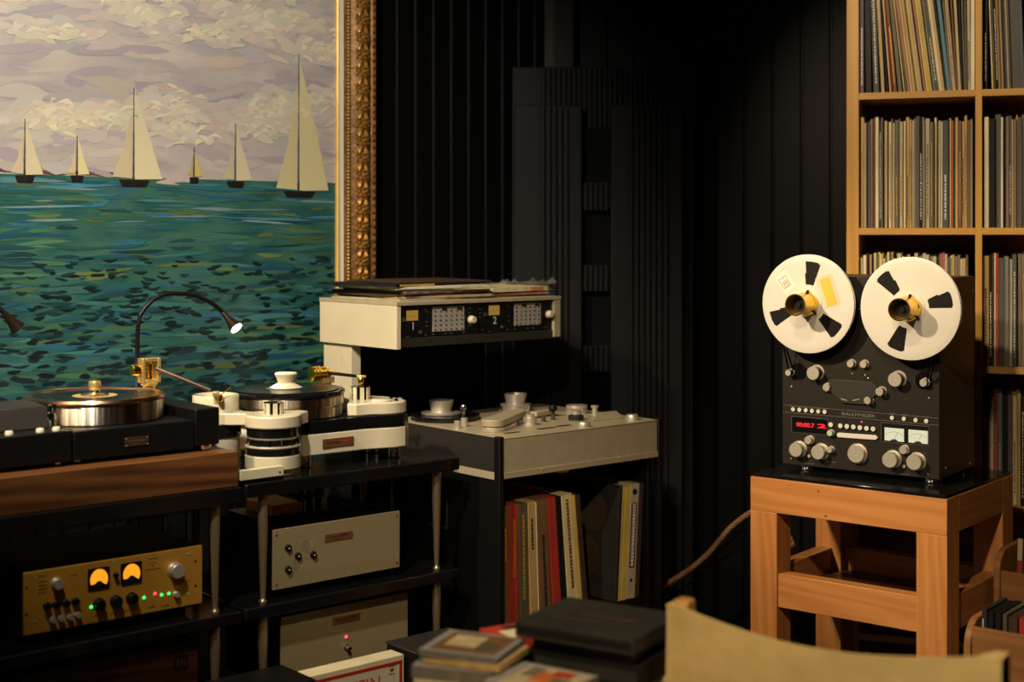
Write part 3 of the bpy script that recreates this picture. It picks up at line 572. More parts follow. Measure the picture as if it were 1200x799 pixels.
# reels: flanges with three windows, tape pack between, golden hub clamp
def make_reel(name, label, px, py, angs, hublen, lbl):
    out = .052; u, w, z = FD.pw(px, py, DW - out); R = .1285; r0 = .036
    rt = thing(name, label, 'tape reel', FD, (u, w, z - R), 'tape reels on the deck')
    def flange(y0, y1):
        b = MB(); NA = 144; rad = [r0, .050, .053, .080, .108, .1105, R - .003, R]
        def open_(i, k):
            if not 1 < i + .5 < 5: return False
            if i == 1 or i == 4: pass
            a = 360 * (k + .5) / NA
            for q in angs:
                d = abs((a - q + 180) % 360 - 180)
                lim = (13.5, 13.5, 12.5, 11.6, 11)[i] - (1.5 if i in (1, 4) else 0)
                if d < lim: return True
            return False
        for y in (y0, y1):
            for i, r in enumerate(rad):
                yy = y + ((.0008 if y == y0 else -.0008) if i == len(rad) - 1 else 0)
                for k in range(NA):
                    t = 2 * math.pi * k / NA; b.v.append((u + r * math.cos(t), yy, z + r * math.sin(t)))
        n1 = len(rad) * NA
        def q4(*f): b.f.append(f); b.m.append(0)
        for i in range(len(rad) - 1):
            for k in range(NA):
                k2 = (k + 1) % NA; A, B_, C_, D_ = i * NA + k, i * NA + k2, (i + 1) * NA + k2, (i + 1) * NA + k
                if open_(i, k): continue
                q4(A, D_, C_, B_); q4(n1 + A, n1 + B_, n1 + C_, n1 + D_)
                if i == 0 or open_(i - 1, k): q4(A, B_, n1 + B_, n1 + A)
                if i == len(rad) - 2 or open_(i + 1, k): q4(D_, n1 + D_, n1 + C_, C_)
                if open_(i, (k - 1) % NA): q4(A, n1 + A, n1 + D_, D_)
                if open_(i, k2): q4(B_, C_, n1 + C_, n1 + B_)
        return b
    flange(w - .001, w + .0006).build('front_flange', 'reel_metal', rt, smooth=30)
    flange(w + .0085, w + .0100).build('back_flange', 'reel_metal', rt, smooth=30)
    MB().lathe((u, w + .0080, z), [(.028, 0), (.118, 0), (.118, .007), (.028, .007)], 72, 'f').build('tape_pack', 'tape', rt, label='dark wound tape')
    MB().lathe((u, w - .001, z), [(.040, 0), (.040, .002), (.030, .002)], 40, 'f').build('hub_plate', 'reel_metal', rt)
    hb = MB().lathe((u, w, z), [(.016, -out), (.031, .000), (.031, .004), (.0315, .014), (.029, .018), (.030, .022), (.0275, .030), (.0285, .040), (.0265, hublen - .006), (.0285, hublen), (.0255, hublen), (.0240, hublen - .012), (.018, hublen - .03), (0, hublen - .03)], 44, 'f').build('hub_clamp', 'gold', rt, label='golden hub clamp')
    MB().lathe((u, w - hublen + .026, z), [(.0205, 0), (.0205, .002), (.007, .002), (.007, .010), (0, .010)], 28, 'f').build('hub_core', 'black_satin', hb)
    for q in (80, 200, 320):
        t = math.radians(q); c_ = (u + .033 * math.cos(t), w - .012, z + .033 * math.sin(t)); MB().ball(c_, .004, 1, 1.6, 1, 8, 6).build('hub_pin', 'black_satin', hb)
    MB().tube([(u, w + .009, z), (u, DW, z)], .012, 16).build('spindle', 'chrome', rt)
    if lbl:
        def quad(cx, cz, wd, ht, ang, m, nm, y=.0004):
            ca, sa = math.cos(ang), math.sin(ang); P = [(-wd, -ht), (wd, -ht), (wd, ht), (-wd, ht)]
            return MB().slab([(u + cx + x * ca - q * sa, z + cz + x * sa + q * ca) for x, q in P], w - .001 - y, w - .001).build(nm, m, rt)
        mat('yellow_label', (.62, .47, .06), .5); mat('film_label', (.62, .58, .42), .3); mat('white_label', (.80, .75, .68), .5)
        quad(.058, .034, .024, .042, math.radians(18), 'film_label', 'paper_label')
        quad(.059, .033, .014, .036, math.radians(18), 'yellow_label', 'paper_label', .0007)
        quad(-.062, .056, .026, .019, math.radians(-52), 'white_label', 'paper_label')
        pr = MB(); ca, sa = math.cos(math.radians(-52)), math.sin(math.radians(-52))
        def seg(x0, q0, x1, q1, th=.0012):
            dx_, dq = x1 - x0, q1 - q0; l = math.hypot(dx_, dq); nx, nq = -dq / l * th / 2, dx_ / l * th / 2
            P = [(x0 - nx, q0 - nq), (x1 - nx, q1 - nq), (x1 + nx, q1 + nq), (x0 + nx, q0 + nq)]
            pr.slab([(u - .062 + x * ca - q * sa, z + .056 + x * sa + q * ca) for x, q in P], w - .0019, w - .0014)
        for s_ in ((-.014, -.01, -.014, .01), (-.014, .01, -.006, .01), (-.014, 0, -.008, 0), (-.003, -.01, -.003, .01), (.002, -.01, .002, .01), (.002, .01, .008, .005), (.008, .005, .002, 0), (.002, 0, .008, -.01), (.011, -.01, .011, .01), (.014, -.01, .014, .01), (-.018, -.013, .017, -.013)): seg(*s_)
        pr.build('label_print', mat('brown_ink', (.25, .12, .07), .6), rt)
    return rt
make_reel('tape_reel', 'white metal tape reel with a yellow paper label, left of the two', 946.3, 356, (82, 203, -40), .074, True)
make_reel('tape_reel', 'plain white metal tape reel without labels, right of the two', 1066, 361.5, (14, 131, 250), .070, False)
for p, q in (((917, 400), (924, 434)), ((921, 408), (930, 434)), ((1092, 418), (1086, 446)), ((1097, 414), (1090, 446))):
    a = FD.pw(*p, DW - .047); c = FD.pw(*q, DW - .014)
    b = MB(); b.add([(a[0] - .0006, a[1] - .003, a[2]), (a[0] + .0006, a[1] + .003, a[2]), (c[0] + .0006, c[1] + .003, c[2]), (c[0] - .0006, c[1] - .003, c[2])], [(0, 1, 2, 3)])
    b.add([(a[0] - .0002, a[1] - .003, a[2] + .0004), (a[0] + .001, a[1] + .003, a[2] + .0004), (c[0] + .001, c[1] + .003, c[2] + .0004), (c[0] - .0002, c[1] - .003, c[2] + .0004)], [(3, 2, 1, 0)])
    b.build('tape_strand', 'tape', td)
# ------------------------------------------------------------------ equipment racks along the left wall
LEGW = 2.885
def rack(label, u0, u1, la, lb, wback, ztop0, ztop1, zm0, zm1):
    r = thing('equipment_rack', label, 'rack', FL, ((u0 + u1) / 2, (2.86 + wback) / 2, 0), 'black glass equipment racks')
    box('top_shelf', 'black_gloss', r, u0, u1, 2.86, wback, ztop0, ztop1, .003)
    box('middle_shelf', 'black_gloss', r, u0, u1, 2.86, wback, zm0, zm1, .003)
    box('bottom_shelf', 'black_gloss', r, u0, u1, 2.86, wback, zm0 - .247, zm1 - .247, .003)
    for x in (la, lb):
        for y in (LEGW, wback - .04):
            for za, zb in ((zm1, ztop0), (zm1 - .247, zm0), (0, zm0 - .247)):
                MB().lathe((x, y, za), [(.009, 0), (.0095, .006), (.007, .010), (.0055, .014), (.007, .03), (.0115, (zb - za) * .75), (.0115, zb - za)], 20).build('leg', 'leg_metal', r)
    return r
rack('black glass rack carrying the turntable with the copper-edged platter', .93, 1.634, 1.067, 1.580, 3.36, .740, .777, .466, .493)
rack('black glass rack carrying the white lacquered turntable', 1.645, 2.267, 1.704, 2.211, 3.25, .748, .780, .467, .495)
# gold-faced valve amplifier
a1 = thing('gold_amplifier', 'amplifier with a gold front panel and two glowing amber meters', 'amplifier', FL, (1.348, 3.05, .493))
box('case', 'black_case', a1, 1.150, 1.552, 2.908, 3.22, .512, .650, .002)
face = box('front_panel', 'gold_face', a1, 1.146, 1.556, 2.90, 2.908, .518, .648, .001)
for x in (1.18, 1.52):
    for y in (2.94, 3.18): MB().lathe((x, y, .4934), [(.012, 0), (.014, .004), (.014, .0187)], 16).build('foot', 'black_rubber', a1)
def g(x, y):                                                 # enlargement of the gold panel: 1200 wide over pixels 15..240
    u, w, z = FL.pw(15 + x / 5.333, 630 + y / 5.333, 2.90); return u, z
PG = 3.15 / 1667 / 5.333
def dial(x, y, r, h, m, name='knob', f=g, W0=2.90, par=None, P=None, mark=None):
    u, z = f(x, y); rr = r * (P or PG)
    o = MB().lathe((u, W0, z), [(rr * 1.1, 0), (rr * 1.1, h * .15), (rr * .9, h * .25), (rr, h * .9), (rr * .9, h), (0, h)], 24, 'f').build(name, m, par or a1)
    if mark: MB().box(u - rr * .12, u + rr * .12, W0 - h - .0004, W0 - h, z, z + rr * .8).build('pointer', mark, o)
    return o
dial(272, 283, 33, .016, 'silver'); dial(1010, 200, 46, .022, 'silver'); dial(1018, 352, 20, .010, 'silver')
for x, y in ((210, 424), (268, 415), (327, 407), (387, 396)): dial(x, y, 21, .014, 'black_satin', 'toggle_knob')
for x, y in ((240, 508), (295, 499), (350, 490), (400, 478)): dial(x, y, 19, .012, 'silver', 'toggle_knob')
for x, y in ((535, 412), (640, 394), (740, 377)): dial(x, y, 33, .016, 'black_satin')
dial(640, 232, 14, .01, 'black_satin', 'toggle_knob')
for x, y, m in ((490, 432, 'led_green'), (820, 374, 'led_green'), (888, 349, 'led_red'), (930, 356, 'led_green'), (975, 348, 'led_green')):
    u, z = g(x, y); MB().ball((u, 2.90, z), .0034, n=12, m=8).build('indicator_light', m, a1, label='small lit indicator, ' + ('red' if m == 'led_red' else 'green'))
for x0, x1, y0, y1 in ((468, 602, 176, 330), (674, 803, 142, 296)):
    a, c = g(x0, y0), g(x1, y1); a = (a[0], g((x0 + x1) / 2, (y0 + y1) / 2 - 66)[1]); c = (c[0], g((x0 + x1) / 2, (y0 + y1) / 2 + 66)[1]); uc = (a[0] + c[0]) / 2; zc = (a[1] + c[1]) / 2; hw = (c[0] - a[0]) / 2
    hs = MB().slab([(x, z) for x, z in rounded(a[0], c[0], c[1], a[1], .003)], 2.897, 2.90).build('meter_housing', 'black_satin', a1, label='amber lit level meter')
    pts = [(uc + hw * .82 * math.cos(math.radians(t)), zc - .002 + hw * .92 * math.sin(math.radians(t))) for t in range(-35, 216, 12)]
    pts += [(uc + hw * .40 * math.cos(math.radians(t)), zc - hw * .62 + hw * .42 * math.sin(math.radians(t))) for t in range(150, 20, -20)]
    MB().slab(pts, 2.8962, 2.897).build('meter_window', 'meter_amber', hs)
    MB().slab([(uc + .005 * math.cos(t), zc - hw * .55 + .005 * math.sin(t)) for t in [math.pi * k / 6 for k in range(12)]], 2.8955, 2.8962).build('meter_pivot', 'ink', hs)
for x, y in ((85, 314), (85, 482), (1142, 146), (1142, 300)):
    u, z = g(x, y); MB().lathe((u, 2.9, z), [(.0028, 0), (.0028, .0008), (0, .0008)], 12, 'f').build('rack_hole', 'ink', a1)
for x, y in ((142, 252), (140, 522), (1098, 102), (1096, 352), (634, 152)):
    u, z = g(x, y); MB().lathe((u, 2.9, z), [(.003, 0), (.003, .0008), (0, .0016)], 12, 'f').build('screw', 'silver', a1)
for x0, x1, y in ((160, 210, 240), (160, 215, 275), (160, 215, 300), (160, 215, 322), (160, 215, 345), (842, 910, 130), (848, 900, 158), (868, 885, 176), (830, 925, 196), (360, 400, 236), (500, 560, 486), (610, 665, 470), (700, 775, 450), (845, 890, 432), (930, 975, 425), (1065, 1110, 270)):
    (u0, z0), (u1, z1) = g(x0, y), g(x1, y); marks(a1, u0, u1, (z0 + z1) / 2, 2.8996, 'plate_dark', h=.0022)
# walnut radio-like unit on the bottom shelf
wr = thing('walnut_unit', 'dark walnut cased audio unit on the lowest shelf under the gold amplifier', 'audio unit', FL, (1.34, 3.05, .246))
box('case', 'walnut', wr, 1.146, 1.556, 2.92, 3.22, .262, .430, .002)
for x in (1.18, 1.52):
    for y in (2.95, 3.18): MB().lathe((x, y, .2465), [(.012, 0), (.014, .0155)], 16).build('foot', 'black_rubber', wr)
e0 = FL.pw(212, 775, 2.92); MB().slab([(x, z) for x, z in rounded(e0[0] - .017, e0[0] + .017, e0[2] - .017, e0[2] + .017, .004)], 2.917, 2.92).build('emblem', 'plate_dark', wr)
for k in range(3): MB().box(e0[0] - .012 + k * .009, e0[0] - .007 + k * .009, 2.9162, 2.917, e0[2] - .010, e0[2] + .010 - .004 * k).build('emblem_stroke', 'plate', wr)
for k in range(9): MB().box(1.5545, 1.5575, 2.925, 2.95, .285 + k * .015, .292 + k * .015).build('vent_slot', 'grey_steel', wr)
# two silver-faced amplifiers
def silver_amp(label, u0, u1, z0, z1, feet, knobs, lamp):
    t = thing('silver_amplifier', label, 'amplifier', FL, ((u0 + u1) / 2, 3.03, feet), 'silver fronted amplifiers')
    box('case', 'black_case', t, u0 + .004, u1 - .004, 2.906, 3.17, z0, z1 - .002, .002)
    box('front_panel', 'amp_face', t, u0, u1, 2.90, 2.906, z0, z1, .0008)
    for x in (u0 + .04, u1 - .04):
        for y in (2.94, 3.13): MB().lathe((x, y, feet + .0004), [(.012, 0), (.014, .004), (.014, z0 - feet - .0004)], 16).build('foot', 'black_rubber', t)
    for x in (u0 + .009, u1 - .009):
        for z in (z0 + .012, z1 - .012): MB().lathe((x, 2.90, z), [(.0032, 0), (.0032, .001), (0, .002)], 12, 'f').build('screw', 'plate', t)
    for px, py in knobs:
        u, w, z = FL.pw(px, py, 2.90); k = MB().lathe((u, 2.90, z), [(.0088, 0), (.0088, .002), (.0075, .004), (.007, .007), (0, .007)], 20, 'f').build('knob', 'black_gloss', t)
        MB().lathe((u, 2.90, z), [(.0022, .007), (.0022, .0074), (0, .0074)], 10, 'f').build('pointer', 'white_ink', k)
    return t
z4a = lambda x, y: (310 + x / 6.667, 590 + y / 6.667)
s1 = silver_amp('silver fronted amplifier with four black knobs, on the middle shelf', 1.740, 2.106, .516, .657, .495, [z4a(182, 345), z4a(259, 408), z4a(379, 398), z4a(182, 514)], False)
s2 = silver_amp('silver fronted amplifier with one red lamp, behind the cream box set', 1.762, 2.131, .266, .449, .248, [], True)
def nameplate(t, p0, p1, W0, txt, zc=None):
    a = FL.pw(*p0, W0); c = FL.pw(*p1, W0); h = .0092
    mz = (a[2] + c[2]) / 2
    pl = MB().slab([(a[0], mz - h), (c[0], mz - h), (c[0], mz + h), (a[0], mz + h)], W0 - .0016, W0).build('nameplate', 'plate', t, .0006, label='small copper nameplate')
    marks(pl, a[0] + .008, a[0] + (c[0] - a[0]) * .6, mz + .002, W0 - .002, 'plate_dark', h=.0022); marks(pl, a[0] + (c[0] - a[0]) * .62, c[0] - .012, mz + .003, W0 - .002, 'ink', h=.004)
    marks(pl, a[0] + .02, c[0] - .024, mz - .004, W0 - .002, 'plate_dark', h=.0016)
nameplate(s1, (380.5, 631), (413, 626), 2.90, '')
nameplate(s2, (390, 728), (422, 722), 2.90, '')
u, w, z = FL.pw(405.5, 746, 2.90); MB().ball((u, 2.90, z), .0042, n=12, m=8).build('indicator_light', 'led_red', s2, label='round red lamp')
u, w, z = FL.pw(405.5, 758, 2.90); MB().lathe((u, 2.90, z), [(.0075, 0), (.0075, .002), (.005, .004), (.0035, .016), (.0045, .018), (0, .018)], 16, 'f').build('toggle_switch', 'chrome', s2)
for zz in (.60, .537): box('side_connector', 'white_panel', s1, 2.1022, 2.113, 2.92, 2.945, zz - .006, zz + .006, .001)
cn = FL.pw(410, 652, 2.9)
for px, py in z4a(330, 330), z4a(250, 480): 
    u, w, z = FL.pw(px, py, 2.90); MB().lathe((u, 2.8997, z), [(.017, 0), (.017, .0003), (.0165, .0003), (.0165, 0)], 24, 'f').build('engraved_ring', 'silver_paint', s1)
# valve gear with bronze mesh cage standing behind, between the two racks' shelves
vg = thing('valve_unit', 'low bronze mesh cage with dark valves on top of the upper silver amplifier', 'valve unit', FL, (1.90, 3.08, .6555))
box('tray', 'black_satin', vg, 1.76, 2.04, 2.99, 3.15, .6556, .666, .001)
box('mesh_cage', 'bronze_mesh', vg, 1.80, 1.885, 3.0, 3.13, .666, .692, .002)
for x in (1.91, 1.935, 1.96): MB().lathe((x, 3.05, .666), [(.009, 0), (.010, .02), (.010, .045), (.006, .054), (0, .056)], 16).build('valve', 'black_gloss', vg)
MB().lathe((2.0, 3.04, .666), [(.017, 0), (.017, .02), (.014, .024), (0, .024)], 20).build('capacitor', 'grey_steel', vg)
# ------------------------------------------------------------------ turntable one on its walnut plinth
wp = box('walnut_plinth', 'walnut', None, -.345, .345, -.245, .245, -.0395, .0395, .002)
wp.location = FL.world(1.285, 3.112, .8172); wp.rotation_euler = (0, 0, FL.th); tag(wp, 'thick walnut slab plinth under the black turntable', 'plinth')
ZP = .8570
t1 = thing('black_turntable', 'black turntable with a tall steel platter and copper record ring', 'turntable', FL, (1.37, 3.09, ZP))
def foot(t, x, y, z0, z1, r=.014, m='chrome'): MB().lathe((x, y, z0 + .0003), [(r * .9, 0), (r, .002), (r, z1 - z0 - .0003)], 18).build('foot', m, t)
box('body', 'black_satin', t1, 1.262, 1.546, 2.92, 3.29, .866, .930, .003)
box('arm_block', 'black_satin', t1, 1.549, 1.611, 2.92, 3.32, .870, .954, .003)
box('motor_box', 'black_satin', t1, 1.070, 1.258, 2.92, 3.12, .866, .932, .003)
lid = MB().slab([(0, 0), (1, 0), (1, 1), (0, 1)], 0, 1)
MB().add([(1.062, 2.985, .932), (1.236, 2.985, .932), (1.236, 3.12, .932), (1.062, 3.12, .932), (1.062, 3.0, .980), (1.236, 3.0, .980), (1.236, 3.12, .983), (1.062, 3.12, .983)], [(3, 2, 1, 0), (4, 5, 6, 7), (0, 1, 5, 4), (1, 2, 6, 5), (2, 3, 7, 6), (3, 0, 4, 7)]).build('motor_cover', 'charcoal', t1, .003)
for px, py in ((10.6, 509), (47, 505.5), (66, 504)):
    u, w, z = FL.pw(px, py, 2.94); MB().lathe((u, 2.94, .932), [(.0085, 0), (.0085, .005), (.007, .008), (0, .0085)], 18).build('button', 'slip', t1)
MB().lathe((1.243, 3.0, .932), [(.012, 0), (.012, .03), (.006, .034), (.006, .048), (0, .05)], 20).build('motor_pulley', 'chrome', t1)
for x, y in ((1.28, 2.95), (1.28, 3.26), (1.505, 3.26)): foot(t1, x, y, ZP, .866)
for x, y in ((1.585, 2.945), (1.56, 3.29)): foot(t1, x, y, ZP, .870, .016)
for x, y in ((1.09, 2.945), (1.235, 2.945), (1.09, 3.09)): foot(t1, x, y, ZP, .866, .012)
PC = FL.pw(111, 463, 3.10); pcx, pcy = PC[0], PC[1]
plat = MB().lathe((pcx, pcy, .930), [(.10, .0004), (.151, .0005), (.1535, .003), (.1535, .043), (.152, .046), (.10, .046)], 96).build('platter', 'steel', t1, label='brushed steel platter')
MB().lathe((pcx, pcy, .976), [(.136, 0), (.157, 0), (.1585, .004), (.1555, .0095), (.138, .0095), (.134, .006), (.134, 0)], 96).build('record_ring', 'copper', t1, label='copper ring round the record edge')
tt_rec = MB().lathe((0, 0, 0), [(.004, 0), (.133, 0), (.133, .002), (.052, .0022), (.051, .0016), (.004, .0016)], 72).mesh('vinyl_record', 'vinyl')
MB().lathe((pcx, pcy, .976), [(.004, 0), (.1335, 0), (.1335, .004), (.004, .004)], 72).build('mat', 'black_rubber', t1)
rc = bpy.data.objects.new('vinyl_record', tt_rec); COL.objects.link(rc); rc.location = FL.world(pcx, pcy, .9803); tag(rc, 'black record lying inside the copper ring', 'record')
MB().lathe((0, 0, .0018), [(.0045, 0), (.050, 0), (.050, .0004), (.0045, .0004)], 48).build('centre_label', sleeve_mat('tan'), rc)
cl = thing('record_clamp', 'small gold and steel record clamp on the copper-ringed platter', 'record clamp', FL, (pcx, pcy, .9826))
MB().lathe((pcx, pcy, .9827), [(.030, 0), (.032, .002), (.026, .006), (.012, .008), (.011, .012)], 36).build('clamp_base', 'chrome', cl)
MB().lathe((pcx, pcy, .9947), [(.0125, 0), (.0135, .002), (.0135, .018), (.0125, .020), (.006, .021), (0, .021)], 30).build('clamp_knob', 'gold_bright', cl)
# tower tonearm
TA = FL.pw(175, 445, 3.19); ax, ay = 1.575, TA[1]
ax = TA[0]
ta = thing('tonearm', 'golden tower tonearm with a dark wood wand beside the steel platter', 'tonearm', FL, (ax, ay, .954))
MB().lathe((ax, ay, .9542), [(.024, 0), (.024, .008), (.016, .010), (.016, .03), (.020, .032), (.020, .038)], 28).build('arm_base', 'gold_bright', ta)
b = MB(); 
for x0, x1, z0, z1 in ((-.024, -.016, .992, 1.052), (.016, .024, .992, 1.052), (-.016, .016, 1.044, 1.052), (-.016, .016, .992, 1.0)): b.box(ax + x0, ax + x1, ay - .014, ay + .014, z0, z1)
b.build('bearing_yoke', 'gold_bright', ta, .0015)
MB().lathe((ax - .046, ay, 1.024), [(.012, 0), (.014, .002), (.014, .018), (.006, .019), (.006, .04)], 24, 'x').build('counterweight', 'gold', ta)
MB().lathe((ax, ay, 1.002), [(.009, 0), (.009, .036), (.004, .042)], 20).build('bearing_post', 'gold', ta)
E1 = FL.pw(246, 457, 3.06); h1 = (ax + .012, ay - .016, 1.026)
MB().tube([h1, tuple((h1[i] * .5 + E1[i] * .5) for i in range(3)), E1], [.0055, .005, .0042], 12).build('arm_wand', mat('rosewood', (.075, .03, .018), .3, coat=.4), ta)
E2 = FL.pw(258, 463, 3.03)
MB().box(-.008, .008, -.016, .016, -.006, .004, 0, Matrix.Translation(Vector(E1) * .4 + Vector(E2) * .6) @ Matrix.Rotation(math.radians(-30), 4, 'Z')).build('headshell', 'gold_bright', ta, .001)
MB().lathe((E2[0], E2[1], E2[2] - .016), [(.004, 0), (.007, .004), (.007, .014), (.004, .017)], 16).build('cartridge', 'gold', ta)
MB().tube([E2, FL.pw(271, 453, 3.03)], [.0012, .001], 8).build('finger_lift', 'gold', ta)
MB().tube([(ax + .01, ay - .02, .986), FL.pw(208, 453, 3.15)], [.0014, .0008], 8).build('cueing_lever', 'chrome', ta)
np_ = FL.pw(160, 517, 2.92); pl = MB().slab([(np_[0] - .028, np_[2] - .010), (np_[0] + .028, np_[2] - .010), (np_[0] + .028, np_[2] + .010), (np_[0] - .028, np_[2] + .010)], 2.918, 2.92).build('nameplate', 'plate_dark', t1, .0005)
for sx2 in (-1, 1):
    for sz2 in (-1, 1): MB().lathe((np_[0] + sx2 * .025, 2.918, np_[2] + sz2 * .0075), [(.0014, 0), (.0014, .0006), (0, .001)], 8, 'f').build('rivet', 'silver', pl)
marks(pl, np_[0] - .02, np_[0] + .02, np_[2] + .002, 2.9177, 'plate', h=.003); marks(pl, np_[0] - .012, np_[0] + .012, np_[2] - .005, 2.9177, 'plate', h=.0015)
# gooseneck lamps
def gooseneck(label, dpx, lit, tip):
    W = 3.325; P = [FL.pw(x + dpx, y, W) for x, y in ((161, 470), (161, 400), (161.5, 383), (164, 370), (170, 360), (179, 351), (190, 345.5), (203, 343.5), (216, 344), (229, 347), (241, 352.5), (250, 359), (257, 366))]
    lp = thing('gooseneck_lamp', label, 'lamp', FL, (P[0][0], W, ZP), 'gooseneck lamps over the turntables')
    MB().lathe((P[0][0], W, ZP + .0003), [(.026, 0), (.027, .003), (.024, .009), (.007, .012), (.005, .02)], 32).build('base', 'black_satin', lp)
    pts = [(P[0][0], W, ZP + .012)] + [p for p in P[1:]]
    n = len(pts); fw = [(0.0 if i < 2 else -.02 * ((i - 1) / (n - 2)) ** 2) for i in range(n)]
    pts = [(p[0], p[1] + f, p[2]) for p, f in zip(pts, fw)]
    MB().tube(pts, .0055, 12).build('gooseneck', 'black_satin', lp)
    h0 = Vector(pts[-1]); h1_ = Vector(FL.pw(277 + dpx, 384.5, W - tip)); d = (h1_ - h0)
    MB().tube([h0 - d * .02, h0 + d * .1, h0 + d * .35, h0 + d * 1.0], [.0062, .0075, .0085, .0185], 24).build('lamp_head', mat('lamp_bronze', (.035, .022, .014), .35, .6), lp)
    e = MB(); q = h0 + d * 1.003; t = d.normalized(); a_ = t.cross(Vector((0, 0, 1))).normalized(); b_ = t.cross(a_)
    e.add([q + a_ * (.0165 * math.cos(k * math.pi / 12)) + b_ * (.0165 * math.sin(k * math.pi / 12)) for k in range(24)], [tuple(range(24))]); e.build('led_disc', 'lamp_led', lp)
    l = bpy.data.lights.new('lamp_light', 'SPOT'); l.energy = lit; l.spot_size = math.radians(70); l.spot_blend = .6; l.shadow_soft_size = .014; l.color = (1, .86, .70)
    lo = bpy.data.objects.new('lamp_light', l); COL.objects.link(lo); lo.parent = lp
    g_ = Vector(ORG[lp.name]); lo.location = q + t * .004 - g_; lo.rotation_euler = t.to_track_quat('-Z', 'Y').to_euler()
    return lp
gooseneck('black gooseneck lamp arching towards the white turntable, its tip lit', 0, 5.0, .062)
gooseneck('black gooseneck lamp cut by the left edge of the picture', -256, 38.0, .018)
# ------------------------------------------------------------------ white lacquered turntable on the second rack
ZR = .780
t2 = thing('white_turntable', 'white and black layered turntable with rounded pods on the second rack', 'turntable', FL, (1.91, 3.08, ZR))
QC = FL.pw(335, 458, 3.12); qx, qy = QC[0], QC[1]
def capsule(x0, x1, y, r, n=10):
    return [(x0 + r * math.cos(t), y + r * math.sin(t)) for t in [math.pi / 2 + math.pi * k / n for k in range(n + 1)]] + [(x1 + r * math.cos(t), y + r * math.sin(t)) for t in [-math.pi / 2 + math.pi * k / n for k in range(n + 1)]]
def disc(cx, cy, r, n=40): return [(cx + r * math.cos(2 * math.pi * k / n), cy + r * math.sin(2 * math.pi * k / n)) for k in range(n)]
base_out = [(1.853, 2.955), (1.90, 2.952), (1.96, 2.95), (2.03, 2.951), (2.075, 2.940), (2.11, 2.928), (2.145, 2.930), (2.170, 2.950), (2.178, 2.985), (2.178, 3.06), (2.160, 3.10), (2.11, 3.13), (2.06, 3.22), (1.97, 3.27), (1.86, 3.27), (1.80, 3.22), (1.80, 3.05), (1.853, 3.02)]
MB().prism(base_out, .811, .8635).build('base', 'white_lacquer', t2, .003)
core = [(x * .994 + .012, y * .994 + .018) for x, y in base_out]
MB().prism(core, .8635, .894).build('core', 'black_gloss', t2, .001)
for x, y in ((1.88, 2.98), (2.14, 2.97), (2.14, 3.07), (1.85, 3.22)): MB().lathe((x, y, ZR + .0003), [(.013, 0), (.016, .003), (.016, .0307)], 20).build('foot', 'chrome', t2)
arm_out = [(2.005, 2.985), (2.02, 2.965), (2.06, 2.962), (2.085, 2.945), (2.115, 2.935), (2.145, 2.938), (2.167, 2.955), (2.175, 2.99), (2.175, 3.055), (2.155, 3.095), (2.11, 3.115), (2.070, 3.112), (2.062, 3.06)]
MB().prism(arm_out, .894, .926).build('arm_pod', 'white_lacquer', t2, .004)
# left pods
RX, RY = 1.697, 3.095
pods = MB(); pods.prism(disc(1.77, 2.95, .0665), .893, .9235); pods.build('front_pod', 'white_lacquer', t2, .004)
MB().prism([(1.80, 2.905), (1.866, 2.945), (1.862, 2.975), (1.80, 3.0)], .8935, .9228).build('pod_bridge', 'white_lacquer', t2, .003)
MB().prism([(1.664, 3.05), (1.735, 2.993), (1.760, 3.02), (1.725, 3.10)], .8935, .9225).build('pod_bridge', 'white_lacquer', t2, .003)
MB().prism(disc(RX, RY, .064), .893, .9232).build('rear_pod', 'white_lacquer', t2, .004)
MB().lathe((RX, RY, .9235), [(.056, 0), (.056, .036), (.054, .039), (.046, .039), (.044, .036), (.044, .012), (0, .012)], 48).build('pod_collar', 'white_lacquer', t2)
MB().lathe((RX, RY, .8632), [(.061, 0), (.061, .0295)], 40).build('rear_pod_core', 'black_gloss', t2)
MB().lathe((RX, RY, ZR + .0003), [(.050, 0), (.058, .012), (.058, .082)], 40).build('rear_pod_base', 'white_panel', t2)
MB().lathe((1.77, 2.95, .874), [(.062, 0), (.062, .0188)], 40).build('pod_core', 'black_gloss', t2)
for z0, z1, r, m in ((.7803, .797, .052, 'white_panel'), (.797, .829, .066, 'white_panel'), (.829, .846, .0655, 'black_gloss'), (.846, .852, .0665, 'silver'), (.852, .867, .058, 'black_gloss'), (.867, .8738, .060, 'silver')):
    MB().lathe((1.77, 2.95, z0), [(r - .002, 0), (r, .002), (r, z1 - z0 - .002), (r - .002, z1 - z0)], 48).build('pod_tower_ring', m, t2)
for k in range(14):
    a = 2 * math.pi * k / 14; MB().tube([(1.77 + .0625 * math.cos(a), 2.95 + .0625 * math.sin(a), .852), (1.77 + .059 * math.cos(a), 2.95 + .059 * math.sin(a), .867)], .0022, 8).build('pod_pillar', 'chrome', t2)
def fluted(cx, cy, z, r, h, n=8):
    k = MB().lathe((cx, cy, z), [(r * .9, 0), (r * .9, h * .45), (r * .82, h * .5), (r * .9, h * .55), (r * .9, h - .001), (r, h - .001), (r, h), (0, h)], 32).build('cap_knob', 'black_gloss', t2)
    for q in range(n):
        a = 2 * math.pi * (q + .5) / n; MB().box(-.0052, .0052, -.0012, .003, 0, h - .001, 0, Matrix.Translation((cx + r * .93 * math.sin(a), cy - r * .93 * math.cos(a), z)) @ Matrix.Rotation(a, 4, 'Z')).build('chrome_bar', 'white_panel', k)
fluted(1.772, 2.95, .9236, .0245, .0275)
K2 = FL.pw(422, 466, 3.05); fluted(K2[0], K2[1], .9262, .026, .033)
